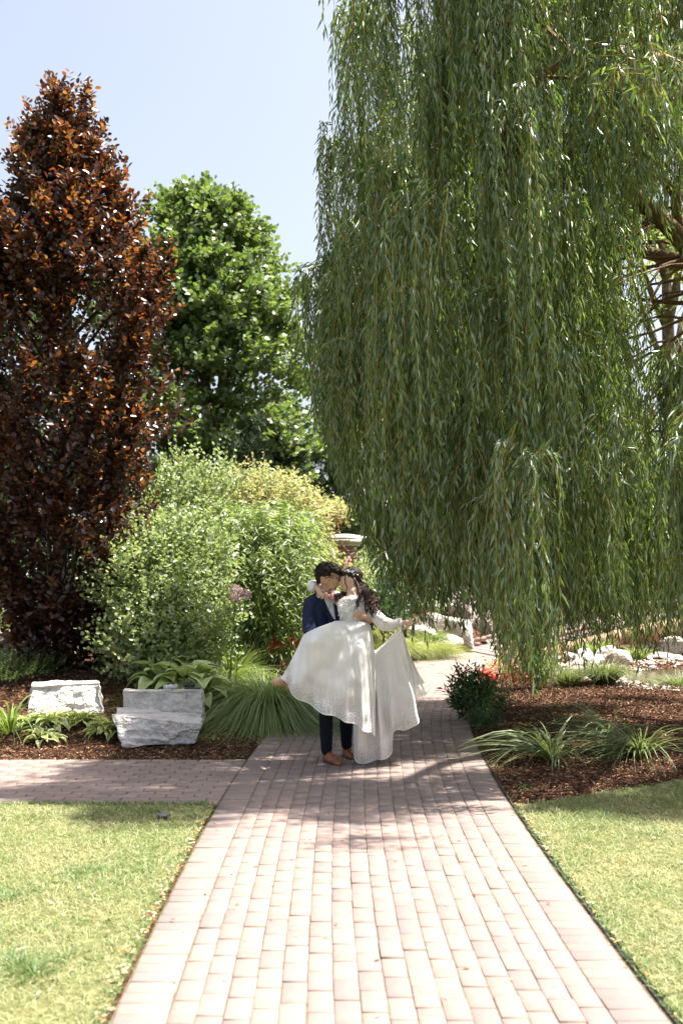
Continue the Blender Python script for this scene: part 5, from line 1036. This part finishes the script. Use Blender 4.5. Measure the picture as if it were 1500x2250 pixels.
# shirt front, collar, lapels, bow tie set on the chest surface
def fc(px, py): # front of chest
    return q(px, py, -.005+.0012*(px-700)*.6-.00055*(py-1340)*.3)
cw = lambda px, py, o=0: q(px, py, -.058+.0012*(px-716)-o)
from mathutils.bvhtree import BVHTree
def bvh_of(objs):
    V = []; Fc = []; n = 0
    for o in objs:
        par = np.array(o.parent.location) if o.parent else 0
        co = np.array([v.co for v in o.data.vertices])+par; V += [Vector(c) for c in co]; Fc += [tuple(i+n for i in p.vertices) for p in o.data.polygons]; n = len(V)
    return BVHTree.FromPolygons(V, Fc)
def onsurf(bv, px, py, lift=.003, fallback=-.1):
    r = Vector(ray(px, py)).normalized(); h = bv.ray_cast(Vector((0, 0, CAMH)), r)
    return np.array(h[0]-r*lift) if h[0] is not None else q(px, py, fallback)
BV = bvh_of([jk, body])
def patch(name, poly_rows, mat, parent, lift, bv, th=.002, nu=6, nv=8):
    """quad strip laid on a surface: rows of [left,right] px points"""
    rows_ = crom(np.array([[*a, *b] for a, b in poly_rows], float), nv); V = []; W_ = nu+1
    for r in rows_:
        for i in range(W_):
            f = i/nu; V.append(onsurf(bv, r[0]*(1-f)+r[2]*f, r[1]*(1-f)+r[3]*f, lift*(1+.6*math.sin(math.pi*f))))
    V = np.array(V); n = len(V); m = len(rows_); F1_ = np.array([[i*W_+j, (i+1)*W_+j, (i+1)*W_+j+1, i*W_+j+1] for i in range(m-1) for j in range(nu)])
    bk = V+np.array([0, th+lift*.9, 0]); b_ = [i*W_ for i in range(m)]+[(m-1)*W_+j for j in range(1, W_)]+[i*W_+nu for i in range(m-2, -1, -1)]+[j for j in range(nu-1, 0, -1)]
    side = np.array([[b_[i], b_[(i+1) % len(b_)], b_[(i+1) % len(b_)]+n, b_[i]+n] for i in range(len(b_))])
    return part(name, np.concatenate([V, bk]), [np.concatenate([F1_[:, ::-1], F1_+n, side])], mat, parent, smooth=True)
patch('shirt', [((708, 1308), (730, 1312)), ((711, 1318), (733, 1320)), ((716, 1330), (734, 1334)), ((724, 1345), (736, 1348)), ((733, 1360), (738, 1362))], M_shirt, gr, .006, BV)
mb = MB(); nk = q(711, 1308, .05)
th_ = np.linspace(-2.9, .6, 16); cpts = np.array([[nk[0]+.063*math.cos(a), nk[1]+.060*math.sin(a), nk[2]-.004+.010*math.sin(a*1.0)] for a in th_]); mb.tube(cpts, .011, 8); mb.part('collar', M_shirt, gr, smooth=True)
patch('lapel', [((696, 1316), (709, 1310)), ((700, 1326), (714, 1322)), ((708, 1342), (722, 1340)), ((722, 1362), (731, 1360)), ((735, 1384), (737, 1383))], M_suit, gr, .011, BV)
patch('lapel', [((731, 1316), (741, 1316)), ((733, 1328), (743, 1330)), ((735, 1345), (742, 1348)), ((737, 1364), (741, 1366)), ((738, 1380), (740, 1382))], M_suit, gr, .009, BV)
bc = onsurf(BV, 723, 1309, .06); mb = MB(); mb.ell(bc+[0, -.012, 0], [.012, .012, .014], 10, 8)
for sg, dx_ in ((-1, -.036), (1, .040)):
    v = []
    for x_, h_ in ((0, .010), (.3, .018), (.65, .030), (1, .034)):
        for zz in (-1, 1):
            for yy_ in (-.006, .006): v.append(bc+np.array([dx_*x_, yy_-.010+.004*x_, zz*h_*.85+(-.10*dx_*x_*6)*.25]))
    f = []
    for i in range(3):
        b = i*4; f += [[b, b+4, b+6, b+2], [b+1, b+3, b+7, b+5], [b, b+1, b+5, b+4], [b+2, b+6, b+7, b+3]]
    f += [[12, 13, 15, 14]]; mb.add(v, None, f)
mb.part('bow_tie', M_bow, gr, smooth=False)
# trousers, shoes
def trs(mb):
    mb.chain([q(714, 1430, .04), q(742, 1430, .08)], [.10, .10])
    mb.chain([q(713, 1440, .02), q(717, 1540, -.02), q(716, 1580, -.01), q(717, 1646, .01)], [.092, .064, .058, .050]); mb.chain([q(750, 1440, .09), q(760, 1545, .13), q(760, 1590, .18), q(761, 1636, .25)], [.090, .062, .056, .048])
tr_ = shell(trs, 'trousers', M_trous, .007, gr, 3, wrinkle(.007, 10, 5, 1.6))
def shoe(hx, hy, dx_, dy_, s=1.0, label=None):
    """heel on the ground at (hx,hy), toe direction (dx,dy)"""
    l = math.hypot(dx_, dy_); ux, uy = dx_/l, dy_/l; sx_, sy_ = -uy, ux
    def B(a, b, c): return np.array([hx+ux*a*s+sx_*b*s, hy+uy*a*s+sy_*b*s, c*s])
    mb = MB(); mb.chain([B(.035, 0, .045), B(.11, 0, .045), B(.19, .004, .036), B(.245, 0, .026)], [.040, .043, .042, .022]); mb.seg(B(.03, 0, .05), .038, B(.04, 0, .095), .036); mb.seg(B(.06, 0, .085), .032, B(.15, 0, .058), .036)
    me_ = solid(mb, .005, 2)
    def fl(co): co = co.copy(); co[:, 2] = np.maximum(co[:, 2], .014*s); return co
    o = mesh_part('shoe', me_, M_shoe, gr, fl)
    mb = MB(); pl_ = [(0.0, .033), (.05, .036), (.11, .037), (.17, .043), (.22, .036), (.258, .018)]; ring = [B(a, b, .001) for a, b in pl_]+[B(.268, 0, .001)]+[B(a, -b, .001) for a, b in pl_[::-1]]+[B(-.012, 0, .001)]
    ring = np.array(ring); n = len(ring); V = np.concatenate([ring, ring+[0, 0, .016*s], [ring.mean(0)], [ring.mean(0)+[0, 0, .016*s]]]); i = np.arange(n); k = (i+1) % n
    part('sole', V, [np.stack([i, k, np.full(n, 2*n)], -1)[:, ::-1], np.stack([i+n, k+n, np.full(n, 2*n+1)], -1), np.stack([i, k, k+n, i+n], -1)], M_sole, o, world=False).location = -np.array(gr.location)
    for j in range(4):
        mb = MB(); a = .095+j*.018; z_ = .096-j*.009; mb.tube([B(a, -.022, z_-.003), B(a+.004, 0, z_+.006), B(a, .022, z_-.003)], .0022, 5); V, Fl = mb.get(); part('lace', V-np.array(gr.location), Fl, M_sole, o, world=False)
g1 = G(719, 1662); shoe(g1[0]-.012, 9.06, .12, -.24); g2 = G(762, 1655); shoe(g2[0]-.01, 9.38, .05, -.25)
# hair, glasses, brows
def hairg(mb):
    def E(x, y, z, a, b, c_, rot=0): mb.ell(HA(x, y, z), [a, b, c_], 18, 12, HR @ Rm('Y', rot))
    E(-.030, 0, .046, .098, .084, .082); E(.022, 0, .080, .076, .070, .046, 8); E(.062, 0, .074, .040, .056, .034, 20); E(-.078, 0, .006, .042, .062, .062); E(-.085, 0, -.03, .024, .045, .035); E(-.015, .064, .03, .03, .018, .03); E(-.015, -.064, .03, .03, .018, .03)
shell(hairg, 'hair', M_hair, .005, gr, 2, lambda co: co+unit(co-np.array(HA(-.02, 0, .03)))*(.007*vnoise(co, 55, 1)+.005*vnoise(co, 110, 4))[:, None])
# hair strands for a soft outline
c0 = np.array(HA(-.02, 0, .03)); u = unit(rv(900)); u = u[(u[:, 2] > -.25) & (u[:, 0] < .75)]; n = len(u); base = c0+u*np.array([.108, .088, .094]); V, Fq = leafgeo(base, u*.5+rv(n, .5)+[.3, 0, .1], rv(n), ru(.02, .038, n), .0035, T_DIAM); part('hair', V, Fq, M_hair, gr)
mb = MB()
for sg in (-1, 1):
    cc = HA(.092, sg*.030, .006); a = np.linspace(0, 2*np.pi, 17); ring = np.array([cc+HR @ np.array([-.10*abs(sg*.0)+.0*math.cos(t_), .022*math.cos(t_), .017*math.sin(t_)]) for t_ in a]); mb.tube(ring, .0028, 6, cap=False)
    mb.tube([HA(.090, sg*.052, .010), HA(.05, sg*.074, .010), HA(-.006, sg*.080, .006), HA(-.022, sg*.078, -.012)], .0028, 6)
mb.tube([HA(.094, -.008, .010), HA(.098, 0, .013), HA(.094, .008, .010)], .0025, 6); mb.part('glasses', M_blk, gr)
mb = MB()
for sg in (-1, 1): mb.tube([HA(.089, sg*.012, .034), HA(.088, sg*.030, .040), HA(.074, sg*.048, .036)], [.004, .0055, .003], 6)
mb.part('eyebrow', M_hair, gr)
for sg in (-1, 1): mb = MB(); mb.ell(HA(.078, sg*.029, .008), .0105, 10, 8); mb.part('eye', M_shirt, gr)
mb = MB(); a = np.linspace(0, 2*np.pi, 13); rc = q(789.5, 1352.5, -.35); mb.tube(np.array([rc+[.002*math.sin(t_), .010*math.cos(t_), .010*math.sin(t_)] for t_ in a]), .0022, 6, cap=False); mb.part('ring', M_gold, gr)

# ---------------- bride
br = thing('person', (q(790, 1400)[0], YG-.2, 0), 'bride in a long-sleeved ivory lace gown lifted in the groom\'s arms, holding out her skirt', 'person')
mb = MB()
BA, BRr = headshape(mb, q(770, 1275, .0), -1, .93, tilt=-7, yawd=8)
mb.seg(q(776, 1296, -.03), .045, q(771, 1318, -.08), .050)
bR, bL = q(752, 1322, -.02), q(799, 1320, -.10)
mb.chain([bR, q(775, 1320, -.08), bL], [.042, .050, .042]); mb.chain([q(774, 1335, -.09), q(776, 1362, -.10), q(772, 1388, -.12)], [.070, .055, .07])
# right arm behind the groom's neck, hand on his shoulder
e_ = q(689, 1288, .16); w_ = q(693, 1288, .02)
mb.chain([bR, q(722, 1304, .15), e_, w_], [.045, .036, .034, .022])
fingers(mb, q(693, 1288, .02), q(702, 1299, -.035), [q(710, 1314, -.055), q(706, 1316, -.055), q(701, 1314, -.05), q(696, 1309, -.04)], [q(711, 1306, -.06), q(707, 1309, -.062), q(702, 1308, -.058), q(697, 1304, -.05)], .0072, (q(711, 1297, -.04), q(714, 1303, -.05)), pw=.014)
# left arm out, hand holding the skirt
le = q(843, 1372, -.20); lw = q(880, 1369, -.22)
mb.chain([bL, le, lw], [.045, .036, .022])
fingers(mb, q(882, 1369, -.22), q(892, 1368, -.235), [q(888, 1381, -.25), q(893, 1381, -.255), q(897, 1378, -.255), q(900, 1373, -.25)], [q(897, 1376, -.27), q(900, 1373, -.275), q(902, 1369, -.275), q(902, 1364, -.27)], .0075, (q(889, 1377, -.26), q(886, 1383, -.255)), pw=.014)
# legs hanging over his arm
mb.chain([q(765, 1396, -.14), q(694, 1408, -.38), q(646, 1486, -.41)], [.07, .045, .028]); mb.chain([q(772, 1400, -.10), q(700, 1412, -.28), q(658, 1494, -.32)], [.07, .045, .028])
f1 = (q(642, 1488, -.42), q(604, 1497, -.48)); f2 = (q(652, 1498, -.34), q(634, 1507, -.38))
for a_, b_ in (f1, f2): mb.chain([a_, a_*.45+b_*.55+[0, 0, .004], b_], [.032, .028, .020])
mesh_part('body', solid(mb, .0050, 3), [M_skb], br)
M_heel = surf('blush_leather', [(.55, .40, .34), (.68, .55, .48)], 20, .45, .4); M_hsole = surf('tan_sole', [(.42, .24, .14), (.5, .3, .18)], 10, .6)
for (a_, b_) in (f1, f2):
    a_, b_ = np.array(a_), np.array(b_); d = unit(b_-a_); dn = np.array([d[2], 0, -d[0]]); dn = dn if dn[2] < 0 else -dn
    mb = MB(); mb.tube(np.array([a_-d*.035+dn*.030, a_+d*.02+dn*.031, a_+d*.07+dn*.030, b_+dn*.022, b_+d*.02+dn*.012]), [.016, .018, .024, .024, .010], 10); so_ = mb.part('shoe', M_hsole, br)
    mb = MB()
    for f_ in (.18, .62, .82):
        cc = a_*(1-f_)+b_*f_; t_ = np.linspace(0, 2*np.pi, 13); w2 = .034-.008*f_; mb.tube(np.array([cc+dn*(w2*math.cos(x))+np.array([0, 1, 0])*(w2*math.sin(x)) for x in t_]), .0075, 6, cap=False)
    mb.tube(np.array([a_-d*.03+dn*.03, a_-d*.04, a_-d*.02-dn*.03]), .010, 8); V, Fl = mb.get(); part('strap', V-np.array(br.location), Fl, M_heel, so_, world=False)
    mb = MB(); hb = a_-d*.03+dn*.035; mb.tube(np.array([hb, hb+dn*.05]), [.014, .009], 8); V, Fl = mb.get(); part('heel', V-np.array(br.location), Fl, M_heel, so_, world=False)
# fabric
def lace(name, col, a0, a1, sc=60, tf=.25, lo=.88):
    m, t, o = newmat(name); L = t.links.new; tc = t.nodes.new('ShaderNodeTexCoord')
    n = t.nodes.new('ShaderNodeTexNoise'); n.inputs['Scale'].default_value = sc; n.inputs['Detail'].default_value = 5; n.inputs['Roughness'].default_value = .7; L(tc.outputs['Object'], n.inputs[0])
    n2 = t.nodes.new('ShaderNodeTexNoise'); n2.inputs['Scale'].default_value = 7; n2.inputs['Detail'].default_value = 3; L(tc.outputs['Object'], n2.inputs[0])
    r = ramp(t, [tuple(c*lo for c in col), col, tuple(min(.9, c*1.08) for c in col)], [.35, .5, .62]); L(n.outputs[0], r.inputs[0])
    p = t.nodes.new('ShaderNodeBsdfPrincipled'); p.inputs['Roughness'].default_value = .6; p.inputs['Sheen Weight'].default_value = .3; L(r.outputs[0], p.inputs['Base Color'])
    b = t.nodes.new('ShaderNodeBump'); b.inputs['Strength'].default_value = .5; b.inputs['Distance'].default_value = .004; L(n.outputs[0], b.inputs['Height']); L(b.outputs[0], p.inputs['Normal'])
    tr = t.nodes.new('ShaderNodeBsdfTranslucent'); tr.inputs[0].default_value = (*col, 1); mx = t.nodes.new('ShaderNodeMixShader'); mx.inputs[0].default_value = tf; L(p.outputs[0], mx.inputs[1]); L(tr.outputs[0], mx.inputs[2])
    if a0 < 1:
        tp = t.nodes.new('ShaderNodeBsdfTransparent'); va = t.nodes.new('ShaderNodeAttribute'); va.attribute_name = 'vpos'; rr0 = ramp(t, [(0,)*3, (1,)*3], [.42, .58]); L(n.outputs[0], rr0.inputs[0]); r1 = ramp(t, [(0,)*3, (.12,)*3, (1,)*3], [.35, .68, .92]); L(va.outputs['Fac'], r1.inputs[0])
        mu = t.nodes.new('ShaderNodeMath'); mu.operation = 'MULTIPLY'; L(rr0.outputs[0], mu.inputs[0]); L(r1.outputs[0], mu.inputs[1]); rr = t.nodes.new('ShaderNodeMath'); rr.operation = 'MULTIPLY_ADD'; rr.inputs[1].default_value = a0-a1; rr.inputs[2].default_value = a1; L(mu.outputs[0], rr.inputs[0]); m3 = t.nodes.new('ShaderNodeMixShader'); L(rr.outputs[0], m3.inputs[0]); L(tp.outputs[0], m3.inputs[1]); L(mx.outputs[0], m3.inputs[2]); L(m3.outputs[0], o.inputs[0])
    else: L(mx.outputs[0], o.inputs[0])
    return m
M_bod = lace('bodice_lace', (.86, .82, .78), 1, 1, 50, .08); M_skirt = lace('tulle', (.89, .862, .835), .45, 1.0, 110, .10, .90); M_lin = lace('lining', (.84, .80, .76), 1, 1, 20, .08); M_slv = lace('sheer_sleeve', (.86, .83, .81), .78, .98, 90, .15)
def bod(mb):
    mb.chain([q(757, 1329, -.07), q(773, 1327, -.10), q(793, 1326, -.11)], [.064, .074, .064]); mb.chain([q(762, 1340, -.115), q(764, 1356, -.12)], [.078, .066]); mb.chain([q(785, 1340, -.135), q(785, 1356, -.135)], [.078, .070])
    mb.chain([q(775, 1355, -.13), q(776, 1372, -.14), q(774, 1386, -.16)], [.082, .086, .105]); mb.seg(q(800, 1324, -.10), .052, q(803, 1334, -.11), .050)
bd_ = shell(bod, 'bodice', M_bod, .006, br, 3, lambda co: co+unit(co-co.mean(0))*(.005*vnoise(co, 60, 2)+.004*vnoise(co, 25, 6))[:, None])
BV2 = bvh_of([bd_]); V0_, idxs = [], []
pts_ = []
for k in range(260):
    a_, b_ = rng.uniform(746, 806), rng.uniform(1314, 1374)
    h = BV2.ray_cast(Vector((0, 0, CAMH)), Vector(ray(a_, b_)).normalized())
    if h[0] is not None: pts_.append((np.array(h[0]), np.array(h[1])))
pp = np.repeat(np.array([a_ for a_, b_ in pts_]), 4, 0); nn_ = np.repeat(np.array([b_ for a_, b_ in pts_]), 4, 0); nn_[nn_[:, 1] > 0] *= -1
V, Fq = leafgeo(pp+nn_*.003, rv(len(pp))+nn_*.5, nn_+rv(len(pp), .3), ru(.010, .020, len(pp)), .009, T_OVAL); part('lace_petals', V, Fq, M_bod, br, kind='stuff')
# neckline ruffle
mb = MB(); nl_ = crom(np.array([onsurf(BV2, a_, b_, .004) for a_, b_ in [(752, 1319), (760, 1318), (770, 1320), (781, 1318), (790, 1312), (799, 1311)]]), 6)
for c_ in nl_: V, Fq = leafgeo(np.repeat(c_[None], 5, 0), rv(5)+[0, -.6, .5], rv(5), .018, .012, T_OVAL); mb.add(V, None, Fq)
mb.part('neck_ruffle', M_bod, br)
def slvL(mb): mb.chain([q(800, 1322, -.10), q(812, 1340, -.14), q(826, 1356, -.18), q(843, 1371, -.20), q(857, 1373, -.21), q(868, 1371, -.22)], [.056, .056, .056, .058, .052, .036]); mb.chain([q(868, 1371, -.22), q(882, 1369, -.22)], [.030, .023])
def slvR(mb): mb.chain([q(752, 1322, -.0), q(724, 1304, .17), q(700, 1290, .18), q(688, 1288, .15), q(687, 1290, .06), q(690, 1288, .03)], [.052, .052, .054, .056, .046, .028])
for f_ in (slvL, slvR): shell(f_, 'sleeve', M_slv, .006, br, 2, wrinkle(.008, 22, 7, 1.0))
mb = MB(); cc = q(876, 1369, -.22)
for k in range(60): u_ = unit(rv(1))[0]; V, Fq = leafgeo((cc+rv(1, .012)[0]+u_*.018)[None]+rv(4, .002), rv(4), rv(4), .016, .011, T_OVAL); mb.add(V, None, Fq)
mb.part('cuff_lace', M_bod, br)
mb = MB(); a_ = q(846, 1367, -.258); mb.ell(a_, [.020, .006, .0055], 12, 8, Rm('Y', -14)); mb.part('sleeve_slit', M_skb, br)
# skirt: grids through control points, front and back, closed at the sides
def grid(ctrl, nu, nv):
    C_ = np.array([[q(*c) for c in row] for row in ctrl]); A_ = np.stack([crom(r, nu) for r in C_]); return np.stack([crom(A_[:, j], nv) for j in range(A_.shape[1])], 1)
def cloth(name, ctrl, mat, folds, back, seed, nu=16, nv=16, hem=True, skew=0.0, knee=0.0):
    Gd = grid(ctrl, nu, nv); m, n = Gd.shape[:2]; v = np.linspace(0, 1, m)[:, None]; u_ = np.linspace(0, 1, n)[None, :]
    amp = folds[0]*(v**.9); ph = u_*folds[1]*2*np.pi-skew*v+.8*np.sin(v*3+seed)+1.3*np.sin(u_*5+seed)
    dpt = amp*(1.3-2.2*np.abs(np.sin(ph/2))+.35*np.sin(ph*2.3+1))+.012*np.sin(u_*17+v*9+seed)*v
    dpt = dpt-knee*np.exp(-((u_-.17)/.15)**2-((v-.16-.4*u_)/.20)**2)-knee*.8*np.exp(-((u_-.20-.0*v)/.09)**2)*np.exp(-((v-.5)/.4)**2)+knee*.7*np.exp(-((u_-.42-.25*v)/.10)**2)*np.minimum(1, v*3)
    Gd[:, :, 1] += dpt; Gd[:, :, 0] += .25*amp*np.cos(ph)*v; nz = vnoise(Gd.reshape(-1, 3), 9, seed).reshape(m, n); Gd[:, :, 1] += .022*nz*np.minimum(1, v*3)
    Gd[:, :, 2] += .25*amp*np.cos(ph+.8)*v**4
    Gd[:, :, 2] = np.maximum(Gd[:, :, 2], .006)
    Bk = Gd.copy(); ed = np.minimum(1, 5*np.minimum(u_, 1-u_)); Bk[:, :, 1] += back*ed*(.25+.75*v)+.02*np.sin(u_*11+seed)*ed*v; Bk[:, :, 2] += .02*ed*v
    V = np.concatenate([Gd.reshape(-1, 3), Bk.reshape(-1, 3)]); N = m*n; i = (np.arange(m-1)[:, None]*n+np.arange(n-1)[None, :]).ravel()
    Ff = np.stack([i, i+n, i+n+1, i+1], -1); Fb = np.stack([i, i+1, i+n+1, i+n], -1)+N; r_ = np.arange(m-1)*n; top = np.arange(n-1)
    sd = np.concatenate([np.stack([r_, r_+N, r_+n+N, r_+n], -1), np.stack([r_+n-1, r_+2*n-1, r_+2*n-1+N, r_+n-1+N], -1), np.stack([top, top+1, top+1+N, top+N], -1)])
    o = part(name, V, np.concatenate([Ff, Fb, sd]), mat, br, smooth=True, attr={'vpos': np.tile(np.repeat(v[:, 0], n), 2)})
    if hem:
        mb = MB(); mb.tube(Gd[-1], .0038, 5); mb.tube(Bk[-1], .003, 5); V, Fl = mb.get(); part('hem', V-np.array(br.location), Fl, M_bod, o, world=False)
    return Gd
rowsA = [[(667, 1394, -.42), (686, 1384, -.46), (712, 1374, -.46), (742, 1365, -.34), (772, 1368, -.26), (800, 1366, -.24), (814, 1374, -.17)],
         [(655, 1420, -.45), (680, 1408, -.52), (712, 1402, -.54), (745, 1400, -.46), (777, 1400, -.38), (804, 1402, -.32), (820, 1408, -.18)],
         [(641, 1447, -.48), (672, 1450, -.54), (708, 1456, -.56), (745, 1458, -.52), (778, 1460, -.45), (806, 1460, -.36), (824, 1466, -.20)],
         [(627, 1474, -.50), (662, 1490, -.54), (704, 1508, -.56), (742, 1522, -.54), (775, 1530, -.48), (805, 1535, -.38), (825, 1540, -.22)],
         [(619, 1489, -.52), (652, 1532, -.54), (698, 1559, -.56), (735, 1576, -.55), (770, 1590, -.50), (802, 1605, -.42), (826, 1617, -.24)]]
cloth('skirt', rowsA, M_skirt, (.026, 5.0), .30, 1, skew=2.6, knee=.06)
rowsA2 = [[(x_+(20 if i_ < 1 else 10 if i_ < 3 else -6), y_-4*(j_ > 0)-j_*j_*2.6, d_+.035+.02*j_) for i_, (x_, y_, d_) in enumerate(r)] for j_, r in enumerate(rowsA)]
cloth('underskirt', rowsA2, M_lin, (.02, 3.5), .20, 4, hem=False)
cols = [[(796, 1385, -.22), (786, 1480, -.20), (776, 1590, -.20), (775, 1667, -.14)], [(806, 1390, -.18), (802, 1500, -.22), (794, 1600, -.26), (792, 1674, -.10)], [(814, 1398, -.14), (815, 1500, -.10), (814, 1600, -.10), (812, 1676, -.08)],
        [(822, 1432, -.13), (828, 1500, -.18), (834, 1600, -.24), (834, 1669, -.14)], [(836, 1425, -.14), (842, 1500, -.12), (850, 1580, -.06), (861, 1652, .02)], [(850, 1413, -.16), (854, 1480, -.18), (860, 1560, -.20), (863, 1612, -.16)],
        [(864, 1401, -.18), (872, 1460, -.14), (884, 1540, -.10), (890, 1600, -.02)], [(876, 1391, -.20), (886, 1440, -.20), (904, 1520, -.20), (917, 1590, -.14)], [(882, 1384, -.22), (893, 1420, -.18), (905, 1480, -.12), (911, 1544, -.02)], [(884, 1386, -.22), (900, 1440, -.20), (920, 1490, -.16), (937, 1527, -.10)]]
rowsB = [[cols[j][i] for j in range(len(cols))] for i in range(4)]
cloth('train', rowsB, M_skirt, (.038, 4.0), .22, 2, nu=14, nv=16)
rowsB2 = [[(x_-(4 if j_ > 5 else 0), y_-7*i_-4, d_+.05) for j_, (x_, y_, d_) in enumerate(r)] for i_, r in enumerate(rowsB)]
cloth('underskirt', rowsB2, M_lin, (.03, 3.2), .12, 8, nu=12, nv=12, hem=False)
rowsC = [[(662, 1500, -.34), (700, 1520, -.34), (740, 1535, -.34), (775, 1548, -.30)], [(640, 1520, -.34), (690, 1545, -.30), (730, 1560, -.32), (775, 1585, -.28)], [(672, 1548, -.30), (690, 1556, -.30), (725, 1568, -.30), (770, 1592, -.26)]]
mb = MB(); mb.tube(np.array([q(880, 1375, -.24), q(881, 1382, -.235), q(882, 1390, -.22)]), [.006, .006, .010], 8); mb.part('skirt_loop', M_bod, br)
# bride's hair
def hairb(mb):
    def E(x, y, z, a, b, c_, rot=0): mb.ell(BA(x, y, z), [a, b, c_], 18, 12, BRr @ Rm('Y', rot))
    E(-.024, 0, .044, .088, .078, .074); E(-.055, 0, .0, .056, .070, .075); E(.035, 0, .072, .052, .060, .030, -25); E(-.03, -.056, .02, .035, .022, .06); E(-.03, .056, .02, .035, .022, .06); E(-.075, -.01, -.06, .042, .055, .070); E(-.095, -.02, -.12, .036, .045, .06); 
shell(hairb, 'hair', M_hair, .005, br, 2, lambda co: co+unit(co-np.array(BA(-.02, 0, .03)))*(.006*vnoise(co, 60, 1))[:, None])
mb = MB()
def curl(p, amp, turns, r0, n=34):
    p = crom(np.array(p), 8); m = len(p); t = np.linspace(0, 1, m); d = unit(np.gradient(p, axis=0)); a = unit(np.cross(d, [0, 1., .2])); b = np.cross(d, a); ph = rng.uniform(0, 6); A_ = amp*np.minimum(1, t*2.2)[:, None]
    w_ = p+A_*(a*np.cos(t*turns*6.28+ph)[:, None]+b*np.sin(t*turns*6.28+ph)[:, None]); mb.tube(w_, r0*(1-.72*t), 5)
for k in range(64):
    j = rng.normal(0, 1, 4); s0 = BA(-.06-.03*rng.random(), -.05+.08*rng.random(), .02-.05*rng.random())
    ex, ey = 816+j[0]*8, 1342+j[1]*12; curl([s0, q(800+j[2]*5, 1294, -.08), q(812+j[0]*6, 1315, -.17+.02*j[3]), q(ex, ey, -.24+.02*j[3])], .015, ru(2.0, 3.4), ru(.007, .011))
for k in range(9): curl([BA(-.02, -.075, .03), q(788+k*.6, 1300, -.13), q(786+rng.normal(0, 2), 1322, -.20), q(783+rng.normal(0, 2.5), 1336+rng.normal(0, 5), -.215)], .009, 2.4, .0055)
for k in range(4): curl([BA(.045, -.055, .07), BA(.062, -.066, .0), BA(.05, -.06, -.06), q(757+k, 1298, -.10)], .004, 1.6, .0032)
for k in range(34): j = rng.normal(0, 1, 3); curl([BA(-.04, .05, -.03), q(764+j[0]*4, 1300, .03), q(752+j[0]*6, 1312+j[1]*3, .0), q(742+j[0]*6+abs(j[2])*2, 1322+j[1]*7, -.06)], .010, 2.4, ru(.006, .009))
mb.part('curls', M_hair2, br, smooth=True)
M_pearl = surf('pearl', [(.8, .8, .82), (.88, .88, .9)], 20, .25, .7)
mb = MB()
for k in range(34):
    f = k/33; c_ = BA(.042-.11*f, -.052-.026*math.sin(f*3)+.0, .094-.062*f**1.3)+rv(1, .006)[0]; V, Fq = leafgeo(c_[None]+rv(2, .002), rv(2), rv(2), .016, .008, T_OVAL); mb.add(V, None, Fq)
    if k % 3 == 0: mb.ell(c_, .0045, 8, 6)
mb.part('hair_vine', M_pearl, br)
mb = MB(); mb.ell(BA(.083, -.01, -.048), [.006, .012, .008], 10, 6); mb.part('lips', M_lip, br)
mb = MB(); mb.ell(BA(.070, -.034, .004), [.006, .013, .0022], 10, 6); mb.ell(BA(.074, -.034, .030), [.006, .016, .0025], 10, 6); mb.part('lashes_and_brow', M_hair, br)
